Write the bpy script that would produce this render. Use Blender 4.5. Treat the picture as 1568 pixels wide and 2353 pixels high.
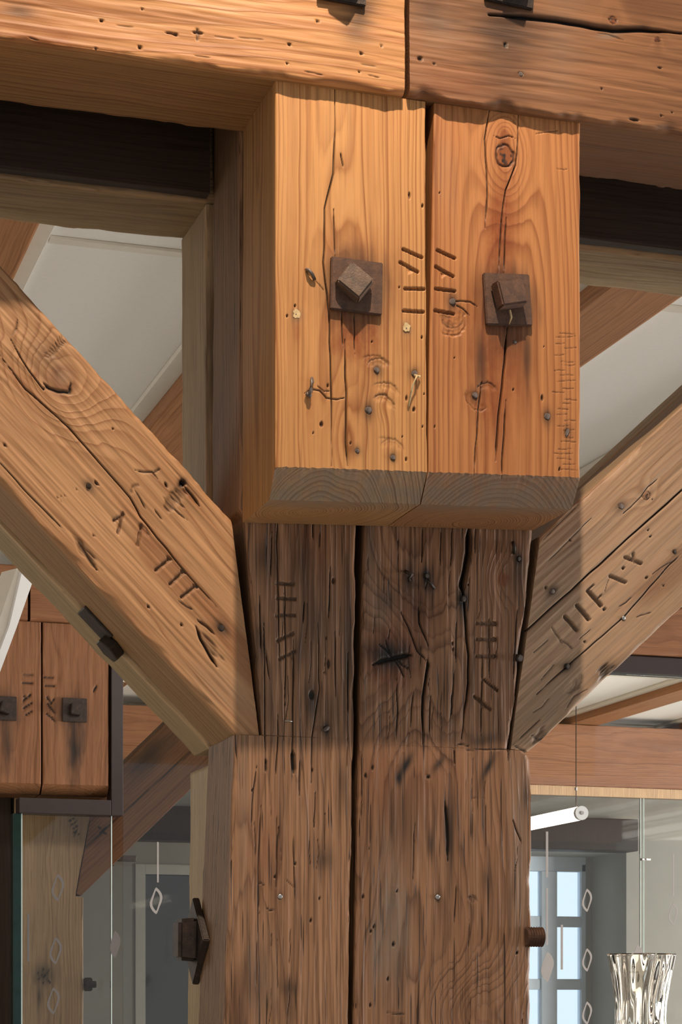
import bpy, bmesh, math, random
import numpy as np
from mathutils import Matrix, Vector

for o in list(bpy.data.objects):
    bpy.data.objects.remove(o, do_unlink=True)
scene = bpy.context.scene
COL = scene.collection
random.seed(7)

# ------------------------------------------------------------------ camera
# Eye at the origin (1.6 m above the floor), level camera with a rising lens
# shift, turned 17.7 degrees to the right of the building's depth axis (+Y).
F, CX, HY = 4797.0, 784.0, 2300.0
TH = math.radians(17.7)
ST, CT = math.sin(TH), math.cos(TH)
cam_d = bpy.data.cameras.new('camera')
cam = bpy.data.objects.new('camera', cam_d)
COL.objects.link(cam)
cam.location = (0, 0, 0)
cam.rotation_euler = (math.pi / 2, 0, -TH)
cam_d.sensor_fit = 'VERTICAL'
cam_d.sensor_height = 36.0
cam_d.sensor_width = 24.0
cam_d.lens = F / 2353 * 36.0
cam_d.shift_y = (HY - 1176.5) / 2353
cam_d.clip_start = 0.05
cam_d.clip_end = 200
scene.camera = cam

# ------------------------------------------------------------------ world and lamps
w = bpy.data.worlds.new('world')
scene.world = w
w.use_nodes = True
bg = w.node_tree.nodes['Background']
bg.inputs[0].default_value = (0.93, 0.97, 1.0, 1)
bg.inputs[1].default_value = 0.34

def spot(name, loc, target, energy, col, size, blend, radius):
    d = bpy.data.lights.new(name, 'SPOT')
    d.energy = energy
    d.color = col
    d.spot_size = math.radians(size)
    d.spot_blend = blend
    d.shadow_soft_size = radius
    o = bpy.data.objects.new(name, d)
    COL.objects.link(o)
    o.location = loc
    o.rotation_euler = (Vector(target) - Vector(loc)).to_track_quat('-Z', 'Y').to_euler()
    return o
spot('spot_lamp', (0.77, 1.75, 2.32), (0.80, 2.75, -0.25), 178, (1.0, 0.83, 0.64), 84, 1.0, 0.02)

def area(name, loc, target, sx, sy, energy, col):
    d = bpy.data.lights.new(name, 'AREA')
    d.shape = 'RECTANGLE'; d.size = sx; d.size_y = sy; d.energy = energy; d.color = col
    o = bpy.data.objects.new(name, d)
    COL.objects.link(o)
    o.location = loc
    o.rotation_euler = (Vector(target) - Vector(loc)).to_track_quat('-Z', 'Y').to_euler()
    return o
# added fill from the right, outside the view; brightens ceiling, undersides and back wall
area('right_fill', (11.8, 2.6, 0.1), (1.0, 4.4, -1.6), 4.0, 2.4, 1150, (1.0, 0.97, 0.93))
area('right_fill', (9.6, 8.6, 0.0), (3.0, 11.6, -0.6), 2.6, 1.8, 210, (1.0, 0.97, 0.93))

area('left_daylight_fill', (-1.45, 5.6, 0.8), (0.8, 3.0, 0.9), 1.4, 1.0, 17, (1.0, 0.94, 0.86))  # added fill for daylight from the left; brightens the rear post's side
area('next_frame_fill', (1.62, 4.9, 1.25), (1.1, 6.4, -1.2), 1.2, 0.15, 6, (1.0, 0.93, 0.84))  # added unseen area lamp that brightens the next frame

scene.view_settings.view_transform = 'Standard'
scene.view_settings.look = 'None'
scene.view_settings.exposure = 0.0
scene.view_settings.gamma = 1.0
scene.view_settings.use_curve_mapping = False

FLOOR = -1.6
# depths (Y) of the main planes
Y0 = 2.55      # face of the hanging blocks
Y1 = 2.715     # face of the post and the braces
YB = 6.28      # face of the blocks of the next frame
YF = 10.05     # beam of the third frame
YW = 12.0      # back wall

def U(px, py, Y):
    """the point at depth Y that the photograph shows at this pixel"""
    u = (px - CX) / F
    t = Y / (CT - ST * u)
    return np.array([(ST + CT * u) * t, Y, (HY - py) / F * t])
def UX(px, py, X):
    """the point on the plane X that the photograph shows at this pixel"""
    u = (px - CX) / F
    t = X / (ST + CT * u)
    return np.array([X, (CT - ST * u) * t, (HY - py) / F * t])

# ------------------------------------------------------------------ small helpers
def tag(o, label=None, cat=None, group=None, kind=None):
    if label: o['label'] = label
    if cat: o['category'] = cat
    if group: o['group'] = group
    if kind: o['kind'] = kind
    return o
def link(name, me, mat=None, parent=None):
    o = bpy.data.objects.new(name, me)
    COL.objects.link(o)
    if mat and not me.materials: me.materials.append(mat)
    if parent: o.parent = parent
    return o
def empty(name, loc=(0, 0, 0)):
    o = bpy.data.objects.new(name, None)
    o.empty_display_size = 0.02
    COL.objects.link(o)
    o.location = loc
    return o
def mesh_from(name, verts, faces, smooth=False):
    me = bpy.data.meshes.new(name)
    me.from_pydata([tuple(v) for v in verts], [], faces)
    me.update()
    if smooth: me.polygons.foreach_set('use_smooth', [True] * len(me.polygons))
    return me
def bm_mesh(name, bm, smooth=False):
    me = bpy.data.meshes.new(name)
    bmesh.ops.recalc_face_normals(bm, faces=bm.faces)
    bm.to_mesh(me); bm.free()
    if smooth: me.polygons.foreach_set('use_smooth', [True] * len(me.polygons))
    return me
def box_bm(x0, x1, y0, y1, z0, z1, bev=0.0, seg=2):
    bm = bmesh.new()
    bmesh.ops.create_cube(bm, size=1)
    for v in bm.verts:
        v.co = ((x0 + x1) / 2 + v.co.x * (x1 - x0), (y0 + y1) / 2 + v.co.y * (y1 - y0), (z0 + z1) / 2 + v.co.z * (z1 - z0))
    if bev > 0:
        bmesh.ops.bevel(bm, geom=bm.edges[:] + bm.verts[:], offset=bev, segments=seg, affect='EDGES', profile=0.6)
    return bm
def box_obj(name, x0, x1, y0, y1, z0, z1, mat, parent=None, bev=0.0):
    ox, oy, oz = ((x0 + x1) / 2, (y0 + y1) / 2, z0)
    o = link(name, bm_mesh(name, box_bm(x0 - ox, x1 - ox, y0 - oy, y1 - oy, 0, z1 - oz, bev)), mat, parent)
    o.location = (ox, oy, oz)
    return o
def tube_bm(pts, r, n=8, bm=None, cap=True):
    bm = bm or bmesh.new()
    rings = []
    P = [Vector(p) for p in pts]
    rr = r if hasattr(r, '__len__') else [r] * len(P)
    for i, p in enumerate(P):
        d = (P[min(i + 1, len(P) - 1)] - P[max(i - 1, 0)]).normalized()
        a = d.cross(Vector((0.31, 0.17, 0.93)))
        if a.length < 1e-4: a = d.cross(Vector((1, 0, 0)))
        a.normalize(); b = d.cross(a)
        rings.append([bm.verts.new(p + (a * math.cos(k * 2 * math.pi / n) + b * math.sin(k * 2 * math.pi / n)) * rr[i]) for k in range(n)])
    for A, B in zip(rings, rings[1:]):
        for k in range(n):
            bm.faces.new((A[k], A[(k + 1) % n], B[(k + 1) % n], B[k]))
    if cap:
        bm.faces.new(rings[0][::-1]); bm.faces.new(rings[-1])
    return bm

def poly_prism(bm, pts, y0, y1, inner=None):
    n = len(pts)
    fo = [bm.verts.new((p[0], y0, p[1])) for p in pts]; bo = [bm.verts.new((p[0], y1, p[1])) for p in pts]
    if inner is None:
        bm.faces.new(fo); bm.faces.new(bo[::-1])
        for i in range(n): bm.faces.new((fo[i], bo[i], bo[(i + 1) % n], fo[(i + 1) % n]))
    else:
        fi = [bm.verts.new((p[0], y0, p[1])) for p in inner]; bi = [bm.verts.new((p[0], y1, p[1])) for p in inner]
        for i in range(n):
            j = (i + 1) % n
            bm.faces.new((fo[i], fo[j], fi[j], fi[i])); bm.faces.new((bo[j], bo[i], bi[i], bi[j]))
            bm.faces.new((fo[i], bo[i], bo[j], fo[j])); bm.faces.new((fi[j], bi[j], bi[i], fi[i]))

# ------------------------------------------------------------------ materials
class NT:
    def __init__(s, name):
        s.m = bpy.data.materials.new(name); s.m.use_nodes = True
        s.t = s.m.node_tree; s.t.nodes.clear()
        s.out = s.t.nodes.new('ShaderNodeOutputMaterial')
    def n(s, typ, **kw):
        nd = s.t.nodes.new(typ)
        for k, v in kw.items(): setattr(nd, k, v)
        return nd
    def set(s, sock, v):
        if isinstance(v, bpy.types.NodeSocket): s.t.links.new(v, sock)
        else: sock.default_value = v
    def math(s, op, a, b=0.0, c=0.0, clamp=False):
        nd = s.n('ShaderNodeMath', operation=op, use_clamp=clamp)
        for i, v in enumerate((a, b, c)): s.set(nd.inputs[i], v)
        return nd.outputs[0]
    def vmath(s, op, a, b=(0, 0, 0)):
        nd = s.n('ShaderNodeVectorMath', operation=op)
        s.set(nd.inputs[0], a); s.set(nd.inputs[1], b)
        return nd.outputs['Value'] if op == 'LENGTH' else nd.outputs[0]
    def noise(s, vec, scale, detail=2, rough=0.5, dist=0.0):
        nd = s.n('ShaderNodeTexNoise')
        s.set(nd.inputs['Vector'], vec); nd.inputs['Scale'].default_value = scale
        nd.inputs['Detail'].default_value = detail; nd.inputs['Roughness'].default_value = rough
        nd.inputs['Distortion'].default_value = dist
        return nd
    def mix(s, f, a, b, blend='MIX'):
        nd = s.n('ShaderNodeMix', data_type='RGBA', blend_type=blend)
        s.set(nd.inputs[0], f)
        for sock, v in ((nd.inputs[6], a), (nd.inputs[7], b)):
            s.set(sock, v if isinstance(v, bpy.types.NodeSocket) else (v[0], v[1], v[2], 1))
        return nd.outputs[2]
    def ramp(s, f, stops):
        nd = s.n('ShaderNodeValToRGB')
        el = nd.color_ramp.elements
        while len(el) < len(stops): el.new(0.5)
        for e, (p, c) in zip(el, stops):
            e.position = p; e.color = (c, c, c, 1) if not hasattr(c, '__len__') else (*c, 1)
        s.set(nd.inputs[0], f)
        return nd.outputs[0]
    def scale(s, vec, sc):
        return s.vmath('MULTIPLY', vec, sc)
    def attr(s, name):
        return s.n('ShaderNodeAttribute', attribute_name=name).outputs['Fac']
    def principled(s, color, rough=0.5, **kw):
        p = s.n('ShaderNodeBsdfPrincipled')
        s.set(p.inputs['Base Color'], color if isinstance(color, bpy.types.NodeSocket) else (*color, 1))
        s.set(p.inputs['Roughness'], rough)
        for k, v in kw.items():
            s.set(p.inputs[k.replace('_', ' ')], v)
        s.t.links.new(p.outputs[0], s.out.inputs[0])
        return p

def wood(name, early, late, pith=(0.1, 0.12), ring=0.005, contrast=1.0, blotch=None, warpamp=0.006,
         checks=0.3, fibre=0.35, bump=0.5, rough=0.55, seed=0.0, spec=0.35):
    """Timber: growth rings around a pith that runs along the local Z axis."""
    k = NT(name)
    tc = k.n('ShaderNodeTexCoord').outputs['Object']
    co = k.vmath('ADD', tc, (seed * 1.7, seed * 0.9, seed * 3.1))
    n1 = k.noise(k.scale(co, (5, 5, 1.6)), 1.0, 2).outputs['Color']
    off = k.scale(k.vmath('SUBTRACT', n1, (0.5, 0.5, 0.5)), (warpamp * 6, warpamp * 6, 0))
    n2 = k.noise(k.scale(co, (30, 30, 6)), 1.0, 2).outputs['Color']
    off2 = k.scale(k.vmath('SUBTRACT', n2, (0.5, 0.5, 0.5)), (warpamp, warpamp, 0))
    p = k.vmath('ADD', k.vmath('ADD', tc, off), off2)
    p = k.vmath('SUBTRACT', p, (pith[0], pith[1], 0))
    rad = k.vmath('LENGTH', k.scale(p, (1, 1, 0)))
    rad = k.math('ADD', rad, k.attr('warp'))
    ph = k.math('DIVIDE', rad, ring)
    nring = k.n('ShaderNodeTexNoise', noise_dimensions='1D')
    k.set(nring.inputs['W'], k.math('ADD', k.math('MULTIPLY', ph, 0.53), seed)); nring.inputs['Scale'].default_value = 1.0
    nring.inputs['Detail'].default_value = 1
    ph = k.math('ADD', ph, k.math('MULTIPLY', nring.outputs[0], 1.3))
    fr = k.math('FRACT', ph)
    lt = k.ramp(fr, [(0.0, 0.25), (0.12, 0.0), (0.45, 0.12), (0.80, 0.75), (0.90, 1.0), (1.0, 0.25)])
    strength = k.ramp(nring.outputs[0], [(0.3, 0.35), (0.7, 1.0)])
    lt = k.math('MULTIPLY', lt, k.math('MULTIPLY', strength, contrast), clamp=True)
    fb = k.noise(k.scale(co, (330, 330, 7)), 1.0, 3, 0.6).outputs[0]
    bl = k.noise(k.scale(co, (9, 9, 2.2)), 1.0, 3, 0.55).outputs[0]
    col = k.mix(lt, early, late)
    b2 = blotch or tuple(c * 0.62 for c in early)
    col = k.mix(k.ramp(bl, [(0.42, 0.0), (0.72, 0.75)]), col, k.mix(0.45, col, b2))
    fv = k.ramp(fb, [(0.28, 1.0 - fibre), (0.5, 1.0), (0.75, 1.0 + fibre * 0.25)])
    col = k.mix(1.0, col, fv, 'MULTIPLY')
    # drying checks: fine dark slits along the fibre
    ck = k.noise(k.scale(co, (300, 300, 7)), 1.0, 2, 0.5).outputs[0]
    ckm = k.ramp(ck, [(0.655, 0.0), (0.70, 1.0)])
    ckm = k.math('MULTIPLY', ckm, checks, clamp=True)
    col = k.mix(ckm, col, tuple(c * 0.16 for c in late))
    mott = k.noise(k.scale(co, (60, 60, 40)), 1.0, 4, 0.65).outputs[0]
    col = k.mix(k.math('MULTIPLY', k.attr('patina'), k.ramp(mott, [(0.2, 0.75), (0.6, 1.0)])), col, k.mix(1.0, col, (0.68, 0.72, 0.68), 'MULTIPLY'))
    at_s, at_d, at_g = k.attr('stain'), k.attr('dark'), k.attr('grey')
    mm = k.ramp(mott, [(0.3, 0.55), (0.65, 1.0)])
    col = k.mix(k.math('MULTIPLY', k.math('MULTIPLY', at_s, mm), 1.0, clamp=True), col,
                k.mix(0.55, k.mix(1.0, col, (0.60, 0.32, 0.18), 'MULTIPLY'), (0.20, 0.044, 0.008)))
    col = k.mix(k.math('MULTIPLY', k.math('MULTIPLY', at_g, mm), 0.9, clamp=True), col,
                k.mix(k.math('MULTIPLY', lt, 0.7), (0.225, 0.185, 0.145), (0.10, 0.078, 0.058)))
    col = k.mix(k.math('MULTIPLY', k.math('POWER', at_d, 0.85), 1.25, clamp=True), col, (0.014, 0.010, 0.008))
    h = k.math('ADD', k.math('MULTIPLY', lt, 0.6), k.math('MULTIPLY', fb, 0.55))
    h = k.math('SUBTRACT', h, k.math('MULTIPLY', ckm, 1.3))
    bp = k.n('ShaderNodeBump'); bp.inputs['Strength'].default_value = bump
    bp.inputs['Distance'].default_value = 0.0012
    k.set(bp.inputs['Height'], h)
    rg = k.math('ADD', rough, k.math('MULTIPLY', k.math('SUBTRACT', fb, 0.5), 0.25))
    pr = k.principled(col, rg)
    pr.inputs['Specular IOR Level'].default_value = spec
    k.t.links.new(bp.outputs[0], pr.inputs['Normal'])
    return k.m

def plain(name, col, rough=0.6, metal=0.0, var=0.0, scale=30, bump=0.0, spec=0.5):
    k = NT(name)
    tc = k.n('ShaderNodeTexCoord').outputs['Object']
    nz = k.noise(tc, scale, 4, 0.6).outputs[0]
    c = k.mix(k.ramp(nz, [(0.3, 0.0), (0.7, 1.0)]), tuple(x * (1 - var) for x in col), tuple(min(1, x * (1 + var)) for x in col))
    pr = k.principled(c, rough, Metallic=metal)
    pr.inputs['Specular IOR Level'].default_value = spec
    if bump:
        bp = k.n('ShaderNodeBump'); bp.inputs['Strength'].default_value = bump; bp.inputs['Distance'].default_value = 0.002
        k.set(bp.inputs['Height'], nz); k.t.links.new(bp.outputs[0], pr.inputs['Normal'])
    return k.m

def iron_mat(name, a, b, rough=0.72, metal=0.25):
    k = NT(name)
    tc = k.n('ShaderNodeTexCoord').outputs['Object']
    n1 = k.noise(tc, 70, 5, 0.7).outputs[0]
    n2 = k.noise(tc, 420, 3, 0.6).outputs[0]
    c = k.mix(k.ramp(n1, [(0.35, 0.0), (0.65, 1.0)]), a, b)
    c = k.mix(k.ramp(n2, [(0.62, 0.0), (0.75, 0.55)]), c, tuple(x * 2.0 for x in b))
    pr = k.principled(c, rough, Metallic=metal)
    bp = k.n('ShaderNodeBump'); bp.inputs['Strength'].default_value = 0.6; bp.inputs['Distance'].default_value = 0.001
    k.set(bp.inputs['Height'], k.math('ADD', n1, k.math('MULTIPLY', n2, 0.5))); k.t.links.new(bp.outputs[0], pr.inputs['Normal'])
    return k.m

M = {}
M['rust'] = iron_mat('rusty_iron', (0.075, 0.040, 0.028), (0.150, 0.072, 0.042))
M['rust2'] = iron_mat('weathered_iron', (0.11, 0.075, 0.056), (0.19, 0.115, 0.075), 0.5, 0.3)
M['iron'] = iron_mat('dark_iron', (0.026, 0.018, 0.014), (0.062, 0.038, 0.027), 0.5, 0.35)
M['nail'] = iron_mat('nail_iron', (0.11, 0.085, 0.075), (0.22, 0.165, 0.14), 0.5, 0.5)
M['zinc'] = plain('bright_nail', (0.50, 0.48, 0.46), 0.35, 0.9, 0.15, 300)
M['straw'] = plain('pale_wood_fibre', (0.62, 0.44, 0.22), 0.7, 0, 0.25, 200)
M['ceil'] = plain('white_ceiling_cloth', (0.80, 0.785, 0.75), 0.85, 0, 0.02, 90, 0.05)
M['trim'] = plain('cream_painted_trim', (0.70, 0.66, 0.58), 0.6, 0, 0.04, 25)
M['steel'] = plain('brown_powder_coat', (0.040, 0.026, 0.025), 0.42, 0.1, 0.08, 12)
M['plaster'] = plain('beige_plaster', (0.46, 0.435, 0.385), 0.9, 0, 0.06, 3.2, 0.15)
M['floor'] = plain('pale_floor', (0.60, 0.57, 0.52), 0.55, 0, 0.10, 2.0)
M['door'] = plain('grey_door_paint', (0.085, 0.085, 0.09), 0.6, 0, 0.1, 5)
M['white'] = plain('white_paint', (0.80, 0.80, 0.80), 0.45, 0, 0.02, 20)
M['winframe'] = plain('blue_white_window_paint', (0.74, 0.83, 0.95), 0.5, 0, 0.04, 12)
M['decal'] = plain('frosted_film', (0.42, 0.385, 0.37), 0.7, 0, 0.03, 40)
M['decal2'] = plain('grey_film', (0.17, 0.15, 0.145), 0.7, 0, 0.03, 40)

def emis(name, col, st):
    k = NT(name)
    e = k.n('ShaderNodeEmission'); e.inputs[0].default_value = (*col, 1); e.inputs[1].default_value = st
    k.t.links.new(e.outputs[0], k.out.inputs[0]); return k.m
M['tube'] = emis('lit_tube', (1.0, 0.84, 0.62), 15.0)
M['daylight'] = emis('daylight_behind_window', (0.72, 0.86, 1.0), 1.5)

def pane_mat(name, tint, refl=1.0):
    """Thin clear sheet: passes light straight on and mirrors by Fresnel."""
    k = NT(name)
    tr = k.n('ShaderNodeBsdfTransparent'); tr.inputs[0].default_value = (*tint, 1)
    gl = k.n('ShaderNodeBsdfGlossy'); gl.inputs['Roughness'].default_value = 0.02
    fr = k.n('ShaderNodeFresnel'); fr.inputs[0].default_value = 1.5
    mx = k.n('ShaderNodeMixShader')
    k.set(mx.inputs[0], k.math('MULTIPLY', fr.outputs[0], refl))
    k.t.links.new(tr.outputs[0], mx.inputs[1]); k.t.links.new(gl.outputs[0], mx.inputs[2])
    k.t.links.new(mx.outputs[0], k.out.inputs[0]); return k.m
M['pane'] = pane_mat('clear_pane', (0.972, 0.978, 0.972))
M['edge'] = plain('polished_glass_edge', (0.62, 0.72, 0.68), 0.15, 0, 0.05, 30)
M['gedge'] = plain('dark_green_glass_edge', (0.010, 0.030, 0.026), 0.12, 0, 0.2, 30)
k = NT('smoky_vase_glass')
pr = k.principled((0.975, 0.92, 0.85), 0.0)
pr.inputs['Transmission Weight'].default_value = 1.0; pr.inputs['IOR'].default_value = 1.52
M['vase'] = k.m
M['print'] = plain('black_print', (0.01, 0.01, 0.01), 0.6)

# ------------------------------------------------------------------ noise on arrays
def vnoise(x, z, sx, sz, seed):
    rng = np.random.default_rng(seed)
    G = rng.random((64, 64))
    a = np.asarray(x) / sx + 17.3; b = np.asarray(z) / sz + 11.9
    i = np.floor(a).astype(int); j = np.floor(b).astype(int)
    f = a - i; g = b - j
    f = f * f * (3 - 2 * f); g = g * g * (3 - 2 * g)
    g00 = G[i % 64, j % 64]; g10 = G[(i + 1) % 64, j % 64]; g01 = G[i % 64, (j + 1) % 64]; g11 = G[(i + 1) % 64, (j + 1) % 64]
    return (g00 * (1 - f) + g10 * f) * (1 - g) + (g01 * (1 - f) + g11 * f) * g - 0.5
def sstep(a, b, x):
    t = np.clip((x - a) / (b - a), 0, 1)
    return t * t * (3 - 2 * t)
def seg_dist(x, z, a, b):
    dx, dz = b[0] - a[0], b[1] - a[1]
    L2 = dx * dx + dz * dz + 1e-12
    t = np.clip(((x - a[0]) * dx + (z - a[1]) * dz) / L2, 0, 1)
    return np.hypot(x - a[0] - t * dx, z - a[1] - t * dz), t

# ------------------------------------------------------------------ timber builder
PX = 0.00057   # metres per photo pixel on the blocks
class Timber:
    """One squared timber. Local axes: z along the fibre, y into depth (face at y = 0), x across."""
    def __init__(s, name, origin, direction=(0, 0, 1)):
        s.name = name
        d = Vector(direction).normalized()
        y = Vector((0, 1, 0)); x = y.cross(d)
        s.M = Matrix((( x.x, y.x, d.x, origin[0]), (x.y, y.y, d.y, origin[1]), (x.z, y.z, d.z, origin[2]), (0, 0, 0, 1)))
        s.Mi = s.M.inverted()
        s.Y = origin[1]
        s.feats = []; s.nails = []; s.slant = abs(direction[0]) > 0.2 and abs(direction[2]) > 0.2
    def loc(s, px, py):
        v = s.Mi @ Vector(U(px, py, s.Y))
        return (v.x, v.z)
    # ---- features, all given by where the photograph shows them
    def crack(s, pts, wd=2.2, dp=5.0, dark=0.9, taper=True):
        s.feats.append(('crack', [s.loc(*p) for p in pts], wd, dp, dark, taper)); return s
    def mark(s, a, b, wd=4.0, dp=4.5, dark=0.28):
        s.feats.append(('mark', s.loc(*a), s.loc(*b), wd, dp, dark)); return s
    def notchtri(s, pts, dp=4.0):
        s.feats.append(('tri', [s.loc(*p) for p in pts], dp)); return s
    def hole(s, p, r=3.0, rz=None, dp=4.0):
        s.feats.append(('hole', s.loc(*p), r, rz or r, dp)); return s
    def stain(s, p, rx, rz, amt, kind='stain', ang=0.0, power=1.0):
        if s.slant: ang = 0.0
        s.feats.append(('blob', s.loc(*p), rx, rz, amt, kind, ang, power)); return s
    def knot(s, p, r, amp=0.02, rx=40, rz=90, dark=0.5, ring=True):
        s.feats.append(('knot', s.loc(*p), r, amp, rx, rz, dark, ring)); return s
    def dent(s, p, r, a0, a1, dp=1.6, dark=0.25):
        s.feats.append(('arc', s.loc(*p), r, a0, a1, dp, dark)); return s
    def chip(s, p, rx, rz, dp, ang=0.0):
        if s.slant: ang = 0.0
        s.feats.append(('chip', s.loc(*p), rx, rz, dp, ang)); return s
    def nail(s, p, r=8.0, stain=0.55, mat='nail', sx=1.0):
        s.nails.append((s.loc(*p), r, mat, sx))
        if stain:
            s.stain(p, r * 1.35, r * 2.0, stain, 'dark')
            s.hole(p, r * 0.95, r * 1.0, 1.4)
        return s
    def field(s, x, z):
        h = np.zeros_like(x); A = {k: np.zeros_like(x) for k in ('warp', 'stain', 'dark', 'grey')}
        A['patina'] = np.zeros_like(x)
        for f in s.feats:
            if f[0] == 'crack':
                _, P, wd, dp, dk, taper = f
                wob = vnoise(x, z, 0.01, 0.02, len(P) * 7 + int(wd * 10)) * 0.0012
                n = len(P) - 1
                for i in range(n):
                    d, t = seg_dist(x + wob, z, P[i], P[i + 1])
                    T = (i + t) / n
                    ww = wd * PX * 0.62 * (np.clip(np.minimum(T, 1 - T) * 6, 0.35, 1) if taper else 1)
                    m = np.exp(-(d / ww) ** 2)
                    h = np.maximum(h, m * dp * 0.001)
                    A['dark'] = np.maximum(A['dark'], m * dk)
            elif f[0] == 'mark':
                _, a, b, wd, dp, dk = f
                d, t = seg_dist(x, z, a, b)
                m = 1 - sstep(wd * PX * 0.36, wd * PX * 0.36 + 0.0011, d)
                h = np.maximum(h, m * dp * 0.001); A['dark'] = np.maximum(A['dark'], m * dk)
            elif f[0] == 'tri':
                _, P, dp = f
                m = np.ones_like(x)
                sg = np.sign((P[1][0] - P[0][0]) * (P[2][1] - P[0][1]) - (P[1][1] - P[0][1]) * (P[2][0] - P[0][0]))
                for i in range(3):
                    a, b = P[i], P[(i + 1) % 3]
                    L = math.hypot(b[0] - a[0], b[1] - a[1])
                    dd = sg * ((b[0] - a[0]) * (z - a[1]) - (b[1] - a[1]) * (x - a[0])) / L
                    m = np.minimum(m, np.clip(dd / 0.004, 0, 1))
                h = np.maximum(h, m * dp * 0.001)
            elif f[0] == 'hole':
                _, c, rx, rz, dp = f
                q = np.hypot((x - c[0]) / (rx * PX), (z - c[1]) / (rz * PX)) + vnoise(x, z, 0.002, 0.003, 3) * 0.3
                m = 1 - sstep(0.5, 1.05, q)
                h = np.maximum(h, m * dp * 0.001); A['dark'] = np.maximum(A['dark'], m * 0.55)
            elif f[0] == 'blob':
                _, c, rx, rz, amt, kind, ang, pw = f
                ca, sa = math.cos(ang), math.sin(ang)
                dx, dz = x - c[0], z - c[1]
                a = (dx * ca + dz * sa) / (rx * PX); b = (-dx * sa + dz * ca) / (rz * PX)
                wob = 1 + vnoise(x, z, 0.006, 0.03, int(abs(c[0]) * 1e5) % 97) * 0.9 + vnoise(x, z, 0.0025, 0.05, 5) * 0.5
                m = np.exp(-((a * a + b * b) ** pw) * wob) * amt
                A[kind] = 1 - (1 - A[kind]) * (1 - np.clip(m, 0, 1))
            elif f[0] == 'knot':
                _, c, r, amp, rx, rz, dk, ring = f
                dx, dz = x - c[0], z - c[1]
                A['warp'] += amp * np.exp(-((dx / (rx * PX)) ** 2 + (dz / (rz * PX)) ** 2))
                q = np.hypot(dx, dz * 0.88) / (r * PX) + vnoise(x, z, 0.006, 0.006, 9) * 0.25
                A['stain'] = np.maximum(A['stain'], (1 - sstep(0.7, 1.5, q)) * min(1.0, dk))
                if ring:
                    rg = np.exp(-((q - 1) / 0.09) ** 2)
                    A['dark'] = np.maximum(A['dark'], rg * 0.6); h = np.maximum(h, rg * 0.0022)
                    h = h - (1 - sstep(0.7, 1.0, q)) * 0.0012
                    ins = (1 - sstep(0.75, 0.95, q))
                    A['dark'] = np.maximum(A['dark'], ins * np.clip(vnoise(x, z, 0.003, 0.004, 21) * 2.4, 0, 0.75))
            elif f[0] == 'arc':
                _, c, r, a0, a1, dp, dk = f
                dx, dz = x - c[0], z - c[1]
                q = np.hypot(dx, dz) / PX + vnoise(x, z, 0.003, 0.003, 31) * 5
                an = (np.degrees(np.arctan2(dz, dx)) - a0) % 360
                am = ((an < (a1 - a0)) * 1.0)
                am *= np.clip(np.minimum(an, (a1 - a0) - an) / 25, 0, 1)
                m = np.exp(-((q - r) / 2.6) ** 2) * am
                h = np.maximum(h, m * dp * 0.001); A['dark'] = np.maximum(A['dark'], m * dk)
                m2 = np.exp(-((q - r + 7) / 6.0) ** 2) * am
                h = np.maximum(h, m2 * dp * 0.0006)
            elif f[0] == 'chip':
                _, c, rx, rz, dp, ang = f
                ca, sa = math.cos(ang), math.sin(ang)
                dx, dz = x - c[0], z - c[1]
                a = (dx * ca + dz * sa) / (rx * PX); b = (-dx * sa + dz * ca) / (rz * PX)
                q = np.hypot(a, b) + vnoise(x, z, 0.004, 0.012, 41) * 0.9
                m = 1 - sstep(0.5, 1.1, q)
                h = np.maximum(h, m * dp * 0.001 * (0.7 + vnoise(x, z, 0.002, 0.02, 43)))
                A['dark'] = np.maximum(A['dark'], m * 0.25)
        return h, A
    def build(s, mat, xl, xr, D, zb, zt, dx=0.001, dz=0.002, zfine=None, xfine=None, ny=8, r=0.004, wear=0.6, wav=0.0012,
              zextra=(), yextra=(), seed=1, grey_end=0.0, ripple=0.0):
        """xl, xr: numbers or functions of z; zb, zt: numbers or functions of (x, y)."""
        fn1 = lambda f: (f if callable(f) else (lambda z: np.full_like(np.asarray(z, float), f)))
        fn2 = lambda f: (f if callable(f) else (lambda x, y: np.full_like(np.asarray(x, float), f)))
        XL, XR, ZB, ZT = fn1(xl), fn1(xr), fn2(zb), fn2(zt)
        xa, xb = float(XL(np.array(0.0))), float(XR(np.array(0.0)))
        za = float(ZB(np.array((xa + xb) / 2), np.array(0.0))); zc = float(ZT(np.array((xa + xb) / 2), np.array(0.0)))
        W, L = abs(xb - xa), zc - za
        def samples(T, step, fine, base):
            if fine is None: a, b = 0, T
            else: a, b = max(0, fine[0] - base), min(T, fine[1] - base)
            v = list(np.linspace(a, b, max(2, int((b - a) / step) + 1)))
            if a > 1e-6: v += list(np.linspace(0, a, max(2, int(a / 0.03) + 1)))
            if b < T - 1e-6: v += list(np.linspace(b, T, max(2, int((T - b) / 0.03) + 1)))
            return v
        R = min(r * (1 + wear), W * 0.3, D * 0.3)
        edge = [0.0, R * 0.25, R * 0.5, R * 0.75, R, R * 1.3]
        xs = samples(W, dx, xfine, min(xa, xb)) + edge + [W - e for e in edge]
        zs = samples(L, dz, zfine, za) + [0, 0.001, 0.002, L - 0.002, L - 0.001]
        for e in zextra: zs += [e - za - 0.0008, e - za - 0.0003, e - za + 0.0003, e - za + 0.0008]
        ys = list(np.linspace(0, D, ny)) + edge + [D - R, D - R * 0.5] + list(yextra)
        def uniq(v, T):
            v = np.unique(np.round(np.clip(v, 0, T), 5)); return v
        xs, ys, zs = uniq(xs, W), uniq(ys, D), uniq(zs, L)
        zco = zs[::1]
        patches = []
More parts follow.
